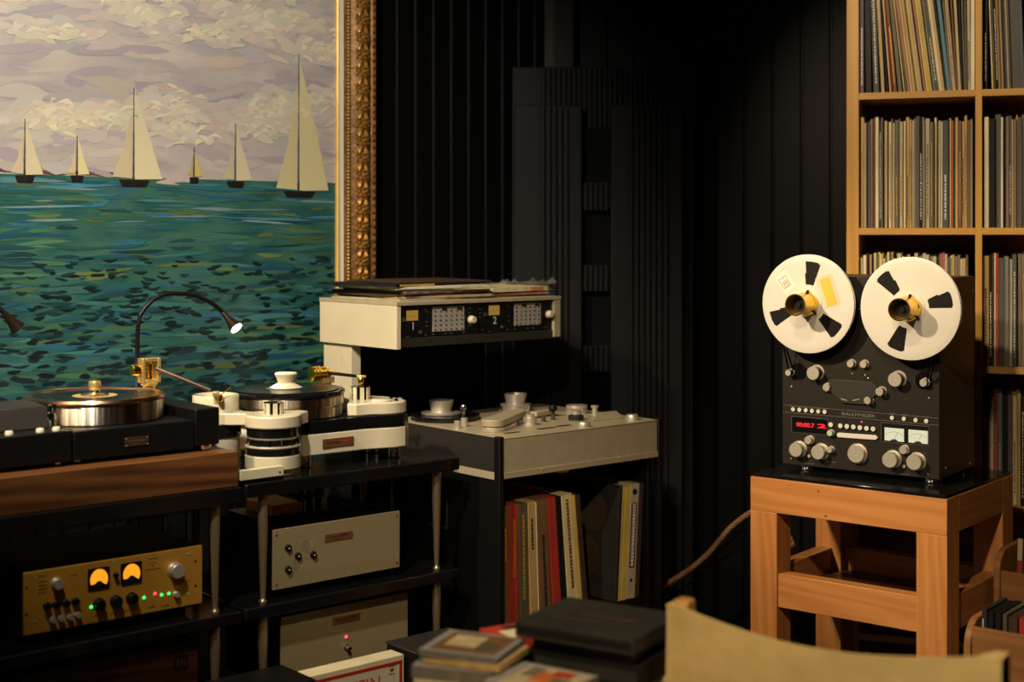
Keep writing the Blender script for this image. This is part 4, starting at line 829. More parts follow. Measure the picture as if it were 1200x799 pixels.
D2 = FL.pz(447, 469, .928); MB().lathe((D2[0], D2[1], .9262), [(.026, 0), (.026, .003), (.023, .005), (0, .005)], 32).build('disc_cap', 'white_lacquer', t2)
for px, py in ((458, 467), (464, 468.5), (470, 466)):
    p = FL.pz(px, py, .929); MB().lathe((p[0], p[1], .9262), [(.006, 0), (.006, .004), (.004, .006), (0, .006)], 14).build('set_screw', 'chrome', t2)
# platter, two tiers of steel below a black top
MB().lathe((qx, qy, .8945), [(.128, 0), (.1445, .002), (.1445, .024), (.1405, .0255), (.1405, .0285), (.1465, .030), (.1465, .050), (.143, .0525)], 96).build('platter', 'steel', t2, label='two-tier brushed steel platter')
MB().lathe((qx, qy, .947), [(.136, 0), (.147, .001), (.149, .003), (.149, .009), (.147, .0115), (.002, .0115)], 96).build('platter_top', 'black_gloss', t2)
rc = bpy.data.objects.new('vinyl_record', tt_rec); COL.objects.link(rc); rc.location = FL.world(qx, qy, .9588); tag(rc, 'black record under the white clamp', 'record')
MB().lathe((0, 0, .0018), [(.0045, 0), (.050, 0), (.050, .0004), (.0045, .0004)], 48).build('centre_label', sleeve_mat('charcoal'), rc)
cl = thing('record_clamp', 'white mushroom shaped record clamp on the white turntable', 'record clamp', FL, (qx, qy, .961))
MB().lathe((qx, qy, .9612), [(.040, 0), (.041, .002), (.026, .010), (.020, .014)], 40).build('clamp_base', 'white_lacquer', cl)
MB().lathe((qx, qy, .9752), [(.019, 0), (.021, .004), (.023, .010), (.0275, .018), (.0285, .022), (.026, .025), (0, .026)], 40).build('clamp_knob', 'white_lacquer', cl)
pl0 = FL.pw(378, 520, 2.95); pl1 = FL.pw(414, 519, 2.95); mz = .838
pl = MB().slab([(pl0[0], mz - .011), (pl1[0], mz - .011), (pl1[0], mz + .011), (pl0[0], mz + .011)], 2.9475, 2.9515).build('nameplate', 'plate', t2, .001, label='small copper nameplate')
marks(pl, pl0[0] + .01, pl0[0] + .05, mz + .001, 2.947, 'plate_dark', h=.003); marks(pl, pl0[0] + .055, pl1[0] - .012, mz + .002, 2.947, 'red_ink', h=.005)
# its tonearm
GA = FL.pw(379, 437, 3.235); gx, gy, gz = GA
a2 = thing('tonearm', 'black tonearm with a ribbed gold counterweight behind the white turntable', 'tonearm', FL, (gx + .012, gy, .8635))
MB().lathe((gx + .012, gy, .8638), [(.022, 0), (.022, .07), (.012, .075), (.012, .115)], 24).build('arm_post', 'chrome', a2)
MB().box(gx - .010, gx + .028, gy - .012, gy + .012, gz - .027, gz - .010).build('bearing_block', 'gold_bright', a2, .002)
MB().lathe((gx - .042, gy, gz), [(.012, 0), (.020, .002), (.020, .008), (.017, .010), (.020, .012), (.020, .018), (.017, .020), (.020, .022), (.020, .028), (.017, .030), (.018, .044), (.012, .052), (.012, .062)], 32, 'x').build('counterweight', 'gold', a2)
e1 = FL.pw(421, 441, 3.10)
MB().tube([(gx + .012, gy, gz), ((gx + e1[0]) / 2 + .005, (gy + e1[1]) / 2, (gz + e1[2]) / 2), e1], [.0048, .0045, .004], 12).build('arm_tube', 'black_satin', a2)
MB().box(-.012, .012, -.005, .005, -.003, .003, 0, Matrix.Translation(Vector(e1) + Vector((.004, -.004, 0))) @ Matrix.Rotation(math.radians(-40), 4, 'Z')).build('headshell', 'gold_bright', a2, .001)
MB().lathe((e1[0] + .003, e1[1] - .004, e1[2] - .020), [(.004, 0), (.008, .004), (.009, .012), (.006, .018)], 16).build('cartridge', 'gold', a2)
# cream bar lying on the rack in front
br = thing('cream_bar', 'cream metal bar on a black foot lying in front of the white turntable', 'bar', FL, (1.71, 2.90, ZR))
b0 = FL.pw(281, 541, 2.872); b1 = FL.pw(332, 541, 2.872)
box('foot', 'black_satin', br, b0[0] + .002, b1[0] - .002, 2.874, 2.882, ZR + .0003, ZR + .008, .001)
box('bar', 'white_panel', br, b0[0], b1[0], 2.868, 2.8835, ZR + .008, ZR + .032, .002)
MB().lathe((b1[0] - .012, 2.868, ZR + .018), [(.0025, 0), (.0025, .001), (0, .001)], 12, 'f').build('button', 'grey_steel', br)
# ------------------------------------------------------------------ studio tape console
CW = 2.767; CL, CR = 2.334, 2.899; CB = 3.27; CT = .832
co = thing('tape_console', 'low studio tape console with a champagne metal deck over a record compartment', 'tape console', FL, ((CL + CR) / 2, 3.06, 0))
box('side_panel', 'black_satin', co, CL, CL + .018, CW + .02, CB, .02, .722, .002)
box('side_panel', 'black_satin', co, CR - .018, CR, CW + .02, CB, .02, .722, .002)
box('corner_trim', 'black_satin', co, CL - .016, CL - .001, CW - .004, CW + .018, .0, CT + .004, .002)
box('corner_trim', 'black_satin', co, CR + .001, CR + .016, CW - .004, CW + .018, .0, CT + .004, .002)
box('side_strip', 'silver_paint', co, CL - .003, CL, CW + .02, CW + .20, .722, .740, .0005)
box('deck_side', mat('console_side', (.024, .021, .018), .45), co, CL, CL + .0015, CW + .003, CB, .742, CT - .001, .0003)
box('deck_chassis', 'silver_paint', co, CL + .0016, CR, CW, CB, .738, CT - .004, .002)
box('front_lip', 'silver_paint', co, CL + .002, CR, CW - .003, CW, .728, .744, .0008)
box('deck_plate', 'silver_paint', co, CL, CR, CW - .001, CB, CT - .0038, CT, .001)
box('bottom_board', 'black_satin', co, CL + .019, CR - .019, CW + .03, CB, .300, .336, .001)
box('back_board', 'black_satin', co, CL + .019, CR - .019, CB - .012, CB, .336, .735, .001)
box('plinth', 'black_satin', co, CL + .019, CR - .019, CW + .05, CB, 0.0, .06, .001)
MB().lathe((FL.pw(660, 560, 2.85)[0], 2.86, .705), [(.022, 0), (.024, .003), (.024, .0325)], 24).build('motor_can', 'silver', co)
for px, py in ((635.6, 550.4), (726, 536.8)):
    u, w, z = FL.pw(px, py, CW - .003); MB().lathe((u, CW - .003, z), [(.004, 0), (.004, .001), (0, .002)], 12, 'f').build('screw', 'silver', co)
# carrying-handle recess in the side
for z0, z1, y0, y1 in ((.565, .570, 3.00, 3.12), (.640, .645, 3.00, 3.12), (.565, .645, 2.995, 3.00), (.565, .645, 3.12, 3.125)): box('handle_frame', 'grey_steel', co, CL - .004, CL, y0, y1, z0, z1, .0005)
def on(px, py, z=CT): return FL.pz(px, py, z)
def pxm(px, py, r): 
    Y = (EYE - CT) * FPX / (py - HORIZON); return r * Y / FPX
def lump(name, px, py, prof, m, par=None, n=32):             # a turned piece standing on the deck; prof in pixels
    u, w, z = on(px, py); k = pxm(px, py, 1.0)
    return MB().lathe((u, w, z), [(r * k, h * k) for r, h in prof], n).build(name, m, par or co)
lr = on(522, 491)
rk = pxm(522, 491, 40.5)
rl = thing('tape_pancake', 'black tape pancake on the left hub of the console', 'tape reel', FL, (lr[0], lr[1], CT))
MB().lathe((lr[0], lr[1], CT + .0003), [(.02, 0), (rk, 0), (rk, .003), (rk * .96, .003), (rk * .96, .0105), (rk, .0105), (rk, .0135), (.02, .0135)], 72).build('tape_pack', 'vinyl', rl)
hubp = [(22, 5.5), (23, 6.5), (23, 8.0), (13, 8.5), (11.5, 9.5), (14.2, 20.5), (14.2, 22), (12, 22), (10, 19), (0, 19)]
u0, w0 = lr[0] - .006, lr[1] + .012; k = pxm(513, 489, 1)
MB().lathe((u0, w0, CT), [(r * k, h * k) for r, h in hubp], 36).build('hub', 'silver', rl)
lump('hub', 604, 483, [(20, 0), (20, 2), (16, 3), (17, 8), (18, 8.5), (18, 10), (11, 10.5), (11, 12), (13.5, 20.5), (13.5, 22), (11, 22), (10, 19), (0, 19)], 'silver')
for px, py in ((590, 484), (619, 484)): lump('hub_pin', px, py, [(1.4, 0), (1.4, 9), (0, 9.5)], 'chrome', n=10)
hc0, hc1 = on(578, 505), on(607, 494); kk = pxm(590, 500, 1)
hd = MB(); r_ = 14 * kk
def headcover(z0, z1, rr): 
    d = Vector((hc1[0] - hc0[0], hc1[1] - hc0[1])); a0 = math.atan2(d.y, d.x); n = 12
    return [(hc0[0] + rr * math.cos(a0 + math.pi / 2 + math.pi * k / n), hc0[1] + rr * math.sin(a0 + math.pi / 2 + math.pi * k / n)) for k in range(n + 1)] + [(hc1[0] + rr * .75 * math.cos(a0 - math.pi / 2 + math.pi * k / n), hc1[1] + rr * .75 * math.sin(a0 - math.pi / 2 + math.pi * k / n)) for k in range(n + 1)]
MB().prism(headcover(0, 1, r_), CT + .0004, CT + .012).build('head_block', 'silver', co, .001)
MB().prism(headcover(0, 1, r_ * .97), CT + .014, CT + .032).build('head_cover', 'silver_paint', co, .002)
lump('post', 543, 493, [(2, 0), (2, 12), (3.6, 13.5), (3.8, 16.5), (2.5, 19), (0, 19.5)], 'chrome', n=18)
lump('button', 536, 502, [(4, 0), (4, 8.5), (3.4, 9.2), (0, 9.2)], 'silver', n=18); lump('button', 544, 500, [(4, 0), (4, 10), (3.4, 10.6), (0, 10.6)], 'silver', n=18)
lump('guide_roller', 621, 498, [(9, 0), (9, 1), (7, 1.5), (7.5, 3), (8, 4), (8, 9), (5.5, 9.5), (5.5, 12), (4.5, 13), (0, 13)], 'silver')
MB().box(-.045, .045, -.012, .012, 0, .014, 0, Matrix.Translation((on(636, 488)[0], on(636, 488)[1], CT + .004)) @ Matrix.Rotation(math.radians(12), 4, 'Z')).build('head_bridge', 'silver_paint', co, .002)
for px, py in ((600, 500), (606, 499), (637, 494), (648, 492)): lump('head_and_glint', px, py, [(2.6, 0), (2.6, 7), (0, 7)], 'grey_steel', n=14)
lump('lever_knob', 648, 488, [(1.6, 0), (1.6, 6), (4.5, 7), (5.5, 10), (3.5, 13.5), (0, 14)], 'black_satin', n=18)
lump('capstan_wheel', 676, 484, [(12.5, 0), (12.5, 7), (13, 8), (12, 9.5), (5, 10), (0, 10)], 'silver')
lump('pinch_roller', 675, 492, [(9, 0), (9, 5.5), (7, 6), (6, 7), (6, 10.5), (5, 11), (0, 11)], 'black_rubber')
lump('roller_cap', 675, 492, [(6.2, 6.6), (6.2, 11), (5, 11.8), (0, 11.8)], 'silver')
lump('post', 697, 486, [(3.2, 0), (3.2, 8), (4.6, 9), (4.6, 11), (0, 11.5)], 'silver', n=18)
lump('push_button', 684, 500, [(7.5, 0), (7.5, 5), (6.8, 6), (0, 6)], 'silver'); lump('push_button', 741, 492, [(7.3, 0), (7.3, 5.5), (6.6, 6.5), (0, 6.5)], 'silver')
p = [on(695, 494), on(730, 490.5), on(722, 484), on(700, 486)]
MB().prism([(q[0], q[1]) for q in p], CT + .0004, CT + .007).build('cover_plate', 'silver_paint', co, .0008)
for px, py, w_ in ((640, 502, .06), (660, 499, .05), (600, 507, .05)):
    q = on(px, py); MB().box(q[0] - w_ / 2, q[0] + w_ / 2, q[1] - .006, q[1] + .006, CT + .0002, CT + .0012).build('scale_strip', 'charcoal', co)
# ------------------------------------------------------------------ meter bridge on its post behind the console
XU0, XU1, XW0, XW1, XZ0, XZ1 = 2.195, 2.777, 3.04, 3.405, 1.052, 1.167
mx_ = thing('meter_bridge', 'champagne mixer bridge with two numbered meter panels above the console', 'mixer', FL, (2.22, 3.33, 0))
box('side_cheek', 'white_panel', mx_, XU0, XU0 + .014, XW0 - .004, XW1, XZ0 - .004, XZ1 - .004, .001)
box('side_cheek', 'silver_paint', mx_, XU1 - .024, XU1, XW0 - .004, XW1, XZ0 + .004, XZ1 - .002, .001)
box('top_plate', 'silver_paint', mx_, XU0 - .001, XU1 + .001, XW0 - .006, XW1 + .002, XZ1 - .004, XZ1 + .006, .001)
box('case', 'charcoal', mx_, XU0 + .0145, XU1 - .0245, XW0 + .012, XW1 - .002, XZ0, XZ1 - .0045, .001)
box('lower_fascia', 'charcoal', mx_, XU0 + .0145, XU1 - .0245, XW0 + .002, XW0 + .0118, XZ0, XZ0 + .024, .0008)
box('post', 'white_panel', mx_, 2.205, 2.236, 3.262, 3.40, .86, XZ0 - .0005, .001)
box('post_foot', 'black_case', mx_, 2.205, 2.236, 3.262, 3.40, 0, .8595, .001)  # lower post coloured black, standing in for the dark behind the rack
MB().box(2.2045, 2.205, 3.30, 3.316, .985, 1.02).build('tape_mark', 'cream_card', mx_); MB().box(2.2045, 2.205, 3.325, 3.341, .98, 1.015).build('tape_mark', 'cream_card', mx_)
MB().box(2.2365, 2.3335, 3.2625, 3.2695, .60, .66).build('bracket', 'black_satin', mx_)
box('back_screen', 'black_case', mx_, 2.2365, XU1 - .004, 3.385, 3.398, .60, XZ0 - .0005, .001)
def mxp(x, y, W0=XW0 + .012):
    u, w, z = FL.pw(455 + x / 5.714, 340 + y / 5.714, W0); return u, z
PM = 3.9 / 1667 / 5.714; Wm = XW0 + .012
for num, (pm, pn, gr, kn, x0, x1) in enumerate((((160, 169), (166, 243), ((283, 520), (108, 272)), (553, 196), 52, 600), ((708, 134), (713, 204), ((822, 1040), (82, 236)), (1072, 160), 608, 1096))):
    (ua, _), (ub_, _) = mxp(x0, 200), mxp(x1, 200)
    pan = box('meter_panel', 'black_satin', mx_, ua + .001, ub_ - .001, Wm - .006, Wm, XZ0 + .026, XZ1 - .008, .0006)
    Wp = Wm - .006
    def q(x, y): return mxp(x, y, Wp)
    u, z = q(*pm); b = MB().box(u - .019, u + .019, Wp - .0012, Wp, z - .0135, z + .0135).build('meter_window', 'meter_yellow', pan)
    MB().slab([(u - .018, z - .004), (u + .016, z - .001), (u + .016, z - .0004), (u - .018, z - .0034)], Wp - .0016, Wp - .0012).build('meter_scale', 'plate_dark', pan)
    u, z = q(*pn); text_part(str(num + 1), .030, pan, (u, Wp - .0004, z), 'white_ink', 'numeral')
    (g0, g1), (h0, h1_) = gr; um, zm = q((g0 + g1) / 2, (h0 + h1_) / 2); gw, gh = (g1 - g0) / 2 * PM * 1.12, (h1_ - h0) / 2 * PM * .99
    gp = MB().box(um - gw, um + gw, Wp - .0015, Wp, zm - gh, zm + gh).build('patch_grid', mat('grid_face', (.36, .33, .28), .5), pan)
    for i in range(6):
        for j in range(5):
            red = (j == 3 and i % 2) or (j == 4 and i % 3 == 1)
            MB().lathe((um - gw * .84 + gw * 1.68 * i / 5, Wp - .0015, zm - gh * .86 + gh * 1.5 * j / 4), [(.0021, 0), (.0021, .002), (0, .0024)], 8, 'f').build('grid_pin', 'red_ink' if red else 'ink', gp)
    for i in (1.7, 4.6): MB().box(um - gw * .84 + gw * 1.68 * i / 5 - .008, um - gw * .84 + gw * 1.68 * i / 5 + .008, Wp - .003, Wp - .0015, zm + gh * .70, zm + gh * .94).build('grid_key', 'ink', gp)
    u, z = q(*kn); MB().lathe((u, Wp, z), [(.0115, 0), (.0115, .004), (.0095, .006), (.0095, .014), (.008, .016), (0, .016)], 24, 'f').build('knob', 'white_panel', pan)
    dx0 = pm[0] - 160; dy0 = pm[1] - 169
    for x, y, s_ in ((98, 197, 13), (212, 280, 10)):
        u, z = q(x + dx0, y + dy0); MB().box(u - s_ * PM, u + s_ * PM, Wp - .005, Wp, z - s_ * PM, z + s_ * PM).build('switch_cap', 'grey_steel', pan)
    for x, y in ((65, 130), (65, 160), (65, 190), (65, 215), (245, 130), (258, 145), (258, 210), (258, 240), (130, 312), (80, 300), (250, 300), (300, 296), (385, 290), (420, 287), (505, 282), (545, 120), (545, 150), (548, 235)):
        u, z = q(x + dx0, y + dy0 * (1.0)); MB().box(u - .004, u + .004, Wp - .0004, Wp, z - .001, z + .001).build('panel_mark', 'grey_ink', pan)
# ------------------------------------------------------------------ records lying on the bridge
def flat(c, size, t, u, w, z, ang, label, film=False, edge=None, name='record_sleeve', group='records lying on the mixer bridge'):
    b = MB(); h = size / 2; b.prism(rounded(-h, h, -h, h, .003, 3), 0, t)
    o = b.build(name, sleeve_mat(c), None, 0, smooth=0); o.location = FL.world(u, w, z); o.rotation_euler = (0, 0, FL.th + math.radians(ang)); tag(o, label, 'record', group)
    if edge: MB().box(-h * .9, h * edge[1], -h - .0004, -h + .001, t * .1, t * .9).build('spine_band', edge[0], o)
    if film:
        q = MB(); n = 16; vs_ = []
        for k in range(n + 1):
            x = -h - .006 + (size + .012) * k / n
            vs_ += [(x, -h - .002 - rnd.uniform(0, .010), rnd.uniform(-.001, t * .3)), (x, -h - .001 - rnd.uniform(0, .012), t * .6 + rnd.uniform(-.001, .003)), (x, -h + .01, t + .0008 + rnd.uniform(0, .003)), (x, h * .6, t + .0008)]
        q.add(vs_, [(4 * k + j, 4 * k + 4 + j, 4 * k + 5 + j, 4 * k + 1 + j) for k in range(n) for j in range(3)]); q.build('plastic_sleeve', 'plastic_film', o, smooth=0)
    return o
ZB = XZ1 + .0064
lst = [('light grey', .316, .0055, 2.375, 3.222, 1.5, 'grey record sleeve at the bottom of the left pile on the bridge', True, None), ('tan', .316, .005, 2.385, 3.218, -3, 'tan record sleeve, second from the bottom of the left pile on the bridge', True, None),
       ('dark brown', .316, .005, 2.37, 3.23, 2, 'dark brown sleeve in the lower half of the left pile on the bridge', False, ('red_ink', .2)), ('olive', .316, .007, 2.38, 3.225, 5, 'crumpled olive sleeve in the middle of the left pile on the bridge', True, None),
       ('cream', .316, .004, 2.395, 3.222, -4, 'thin cream sleeve under the white-edged one in the left pile', False, None), ('white', .316, .0075, 2.375, 3.218, -1, 'white-edged record box, second from top of the left pile', False, ('slip', .35)), ('black', .32, .006, 2.345, 3.235, 7, 'black record sleeve on top of the left pile on the bridge', False, ('gilt_light', -.1)), ('dark brown', .30, .003, 2.43, 3.25, -8, 'dark brown sleeve lying on the black one on the bridge', False, None)]
z = ZB
for c, s_, t, u, w, a, lb, fm, ed in lst:
    flat(c, s_, t, u, w, z, a, lb, fm, ed); z += t + .0008
z = ZB
for c, s_, t, u, w, a, lb, fm, ed in (('cream', .20, .005, 2.655, 3.20, 4, 'thin cream sleeve at the bottom of the right pile on the bridge', False, None), ('orange', .21, .004, 2.668, 3.19, -3, 'orange sleeve in the right pile on the bridge', True, None), ('dark brown', .20, .003, 2.65, 3.20, 2, 'dark brown sleeve in the right pile on the bridge', False, None), ('cream', .215, .013, 2.665, 3.19, 1, 'cream box with an orange band on top of the right pile', True, None)):
    o = flat(c, s_, t, u, w, z, a, lb, fm, ed); z += t + .0008
MB().box(.035, .085, -.1085, -.107, .001, .012).build('spine_band', sleeve_mat('orange'), o)
q = MB(); n = 14; vs_ = []                                 # loose crumpled film over the pile
for i in range(n):
    for j in range(8):
        vs_.append((-.12 + .28 * i / (n - 1), -.13 + .14 * j / 7, .0165 + rnd.uniform(0, .010) + (.012 if rnd.random() < .08 else 0)))
q.add(vs_, [(i * 8 + j, i * 8 + 8 + j, i * 8 + 9 + j, i * 8 + 1 + j) for i in range(n - 1) for j in range(7)]); q.build('plastic_sleeve', 'plastic_film', o, smooth=0)
# ------------------------------------------------------------------ records standing in the console
def stand_rec(c, ub_, t, lean, label, h=.315, W0=CW + .03, d=.31, print_=None, pm='gold_face'):
    zb = .3365
    hh = h
    b = MB(); r = .0015; b.prism([(r, 0), (t - r, 0), (t, r), (t, d), (0, d), (0, r)], 0, hh)
    o = b.build('record_box', sleeve_mat(c), None, 0, smooth=0); zoff = t * abs(math.sin(lean)) if lean > 0 else 0
    o.location = FL.world(ub_, W0, zb + .0006 + zoff); o.rotation_euler = (0, lean, FL.th); tag(o, label, 'record', 'records in the console compartment')
    if print_:
        q = MB(); zz = hh * print_[0]
        while zz < hh * print_[1]:
            l = rnd.uniform(.004, .010); q.box(t * .38, t * .62, -.0005, 0, zz, zz + l); zz += l + rnd.uniform(.001, .003)
        q.build('spine_print', pm, o)
    return o
RD = math.radians
PXC = 3.75 / 1667 / .76
ul, prev = CL + .019, 0.0
for c, t, ln, h, lb, kw in (('brown', .029, 0, .312, 'brown record box, leftmost in the console compartment', dict(print_=(.55, .8))), ('red', .030, 0, .314, 'bright red record box, second from left in the console', dict(print_=(.4, .85))),
        ('olive', .031, 1.0, .312, 'dark olive record box with gold script in the console', dict(print_=(.2, .9))), ('tan', .027, 2.0, .315, 'pale tan record box between the olive and brown ones', dict(print_=(.6, .85), pm='ink')), ('white', .004, 2.2, .312, 'very thin white sleeve beside the pale tan box', {}),
        ('brown', .037, 3.2, .318, 'wide brown record box in the middle of the console row', dict(print_=(.1, .7), pm='ink')), ('red', .030, 4.4, .318, 'dull red leaning record box in the console', {}), ('black', .020, 4.8, .316, 'black leaning record box beside the dull red one', {}),
        ('cream', .040, 5.2, .318, 'wide cream record box leaning left in the console', dict(print_=(.2, .95), pm='plate')), ('yellow', .011, 5.6, .314, 'narrow yellowish record sleeve beside the wide cream box', {}), ('dark brown', .018, 6.0, .313, 'dark brown leaning sleeve, last of the left group in the console', {})):
    a = RD(ln)
    if a > prev: ul += h * (math.tan(a) - math.tan(prev))
    stand_rec(c, ul, t - .0006, -a, lb, h, **kw); ul += t / math.cos(a); prev = a
ul = CR - .0195 - .318 * math.tan(RD(3.6)) - .099
for c, t, h, lb in (('charcoal', .014, .318, 'dark sleeve with two printed discs, leaning in the console'), ('tan', .009, .316, 'thin tan sleeve left of the yellow one in the console'), ('yellow', .022, .314, 'mustard yellow record box in the right of the console'), ('light grey', .034, .318, 'grey record box with a dark red title band in the console'), ('dark brown', .018, .318, 'dark brown record box at the right end of the console row')):
    o = stand_rec(c, ul, t - .0006, RD(3.6), lb, h); ul += t / math.cos(RD(3.6))
    if c == 'light grey': rbx = o
    if c == 'charcoal':
        for cz, cy in ((.235, .10), (.11, .12)): MB().lathe((-.0001, cy, cz), [(.055, 0), (.055, -.0006), (0, -.0006)], 36, 'x').build('printed_disc', sleeve_mat('dark brown'), o)
b = MB(); b.box(.006, .026, -.0008, 0, .085, .265); b.build('title_band', mat('maroon', (.09, .018, .018), .5), rbx)
b = MB(); zz = .09
while zz < .26: l = rnd.uniform(.004, .009); b.box(.011, .021, -.0014, -.0008, zz, zz + l); zz += l + .002
b.build('spine_print', 'white_ink', rbx)
b = MB(); b.lathe((.016, 0, .295), [(.009, 0), (.009, .0006), (0, .0006)], 14, 'f'); b.lathe((.016, 0, .05), [(.006, 0), (.006, .0006), (0, .0006)], 4, 'f'); b.build('spine_emblem', 'ink', rbx)
# ------------------------------------------------------------------ cream box set standing before the racks, and black boxes
bx = thing('box_set', 'cream record box set with a red border standing before the silver amplifier', 'box set', FL, (1.845, 2.745, .03))
q0, q1 = FL.pw(354, 793, 2.72), FL.pw(473.5, 765, 2.72); ZX = q1[2] - .003
box('box', 'cream_card', bx, q0[0], q1[0], 2.72, 2.772, .03, ZX, .0015)
fr_ = .0075
b = MB(); i0, i1, zt = q0[0] + .010, q1[0] - .006, ZX - .012
b.box(i0, i1, 2.7192, 2.72, zt - fr_, zt); b.box(i0, i0 + fr_, 2.7192, 2.72, .05, zt - fr_); b.box(i1 - fr_, i1, 2.7192, 2.72, .05, zt - fr_)
b.build('red_border', mat('border_red', (.36, .018, .012), .5), bx)
tp = FL.pw(432, 798, 2.72)
text_part('STEIN', .042, bx, (tp[0] - .02, 2.7194, tp[2] - .010), mat('title_red', (.40, .05, .03), .6), 'title')
em = FL.pw(459, 785, 2.72); b = MB(); e = .0014
for x0, x1, z0, z1 in ((-.009, .009, .0085, .0085 + e), (-.009, .009, -.0095, -.0095 + e), (-.004, .005, -.003, .004)): b.box(em[0] + x0, em[0] + x1, 2.7192, 2.72, em[2] + z0, em[2] + z1)
b.build('emblem', 'plate', bx)
box_p = thing('shelf_plinth', 'low black plinth on the floor carrying the box set', 'plinth', FL, (1.84, 2.75, 0)); box('board', 'black_satin', box_p, 1.60, 2.20, 2.66, 2.84, 0, .0295, .002)
k0 = FL.pw(337, 787, 2.70); kb = thing('storage_box', 'black storage box left of the cream box set', 'storage box', FL, (k0[0] - .1, 2.72, .03))
box('box', 'charcoal', kb, q0[0] - .20, q0[0] - .004, 2.66, 2.80, .0302, k0[2] - .022, .003); box('lid', 'black_satin', kb, q0[0] - .202, q0[0] - .003, 2.658, 2.802, k0[2] - .0218, k0[2] - .016, .002)
k1 = FL.pw(486, 757, 2.74); kb = thing('storage_box', 'black storage box right of the cream box set', 'storage box', FL, (k1[0] + .1, 2.74, .03))
box('box', 'black_satin', kb, q1[0] + .006, q1[0] + .196, 2.68, 2.80, .0302, k1[2], .003); box('lid', 'charcoal', kb, q1[0] + .004, q1[0] + .198, 2.678, 2.802, k1[2] + .0002, k1[2] + .006, .002)
# ------------------------------------------------------------------ round table with compact discs in the foreground
TZ = .53
tb = thing('low_table', 'low wooden table in the foreground, under the discs', 'table', FW, (.035, 2.31, 0))
MB().prism(rounded(-.172, .243, 1.98, 2.645, .05, 8), TZ - .028, TZ).build('table_top', 'table_wood', tb, .004)
for x in (-.15, .18):
    for y in (2.02, 2.58): box('leg', 'table_wood', tb, x, x + .04, y, y + .04, 0, TZ - .0285, .003)
def cd(px, py_top, Y, ang, t, c, label, w_=.142, d_=.125, jewel=True, z=None, art=None, cat='disc case', group='disc cases on the low table', name='disc_case', back=None):
    X = (px - 600) / FPX * Y; zt = z
    o = bpy.data.objects.new(name, None); COL.objects.link(o); o.location = (X, Y, zt); o.rotation_euler = (0, 0, RD(ang)); tag(o, label, cat, group); ORG[o.name] = (0, 0, 0)
    if jewel:
        MB().box(-w_ / 2 + .001, w_ / 2 - .001, -d_ / 2 + .001, d_ / 2 - .001, .0014, t - .0018).build('inlay', sleeve_mat(c), o)
        MB().box(-w_ / 2, w_ / 2, -d_ / 2, d_ / 2, 0, .0012).build('tray', 'jewel', o, .0004)
        MB().box(-w_ / 2, w_ / 2, -d_ / 2, d_ / 2, t - .0012, t).build('lid', 'jewel', o, .0004)
        MB().box(-w_ / 2, -w_ / 2 + .012, -d_ / 2, d_ / 2, .0013, t - .0013).build('hinge_strip', 'black_satin' if c in ('black', 'charcoal') else 'grey_ink', o)
    else:
        MB().prism(rounded(-w_ / 2, w_ / 2, -d_ / 2, d_ / 2, .003, 3), 0, t).build('case', sleeve_mat(c), o, .001)
        MB().box(-w_ / 2 + .004, w_ / 2 - .004, -d_ / 2 - .0004, -d_ / 2, t * .25, t * .75).build('edge_band', sleeve_mat(back or 'charcoal'), o)
    if art:
        for k, (x0, x1, y0, y1, cc) in enumerate(art): MB().box(x0 * w_, x1 * w_, y0 * d_, y1 * d_, t - .0016, t + .0003 * (k + 1)).build('cover_picture', sleeve_mat(cc), o)
    return o
def pile(px, Y, specs, z0=TZ + .0004):
    z = z0
    for dpx, ang, t, c, lb, kw in specs:
        cd(px + dpx, 0, Y, ang, t, c, lb, z=z, **kw); z += t + .0008
    return z
J = dict(jewel=True); B_ = dict(jewel=False)
pile(548, 2.40, [(-2, -20, .022, 'black', 'black disc case at the very bottom of the left pile', B_), (0, -17, .020, 'dark blue', 'dark blue disc case low in the left pile', B_), (-3, -20, .022, 'charcoal', 'charcoal disc set, third from the bottom of the left pile', B_),
    (-2, -18, .016, 'beige', 'cream edged disc box in the left pile', dict(jewel=False, back='cream')), (-3, -19, .022, 'grey', 'clear fat disc case in the middle of the left pile', J), (10, -24, .012, 'tan', 'tan card disc sleeve near the top of the left pile', dict(jewel=False, back='tan')), (6, -22, .012, 'grey', 'scratched clear disc case topping the left pile', dict(jewel=True, art=[(-.4, .42, -.42, .42, 'brown'), (-.3, .1, -.2, .3, 'beige'), (.12, .36, -.3, .05, 'olive')]))])
pile(634, 2.30, [(-6, 32, .018, 'black', 'black disc case at the base of the middle pile', B_), (-4, -30, .020, 'tan', 'tan card disc box low in the middle pile', dict(jewel=False, back='cream')), (-8, -35, .012, 'beige', 'pale disc case jutting left from the middle pile', dict(jewel=True)), (14, 24, .014, 'red', 'red edged disc case in the middle pile', dict(jewel=False, back='red')), (12, 26, .012, 'charcoal', 'dark disc case under the pictured one in the middle pile', J), (2, -34, .011, 'black', 'black disc case second from top of the middle pile', J),
    (0, -33, .011, 'brown', 'disc case with a colourful cover topping the middle pile', dict(jewel=True, art=[(-.35, .45, -.42, .42, 'beige'), (-.1, .2, -.2, .25, 'orange'), (.15, .38, -.3, .1, 'green'), (-.28, -.1, .0, .35, 'grey'), (.05, .3, .15, .35, 'red')]))])
pile(598, 2.56, [(0, 20, .03, 'charcoal', 'charcoal disc set behind the front piles', B_), (2, 25, .03, 'black', 'black disc set behind the front piles, second up', B_), (0, 15, .025, 'dark brown', 'dark brown disc set behind the front piles, third up', B_), (6, 30, .02, 'red', 'red disc case topping the pile behind the others', dict(jewel=False, back='red', w_=.10, d_=.09, art=[(-.3, .35, -.4, .1, 'white'), (-.1, .3, .15, .4, 'charcoal')]))])
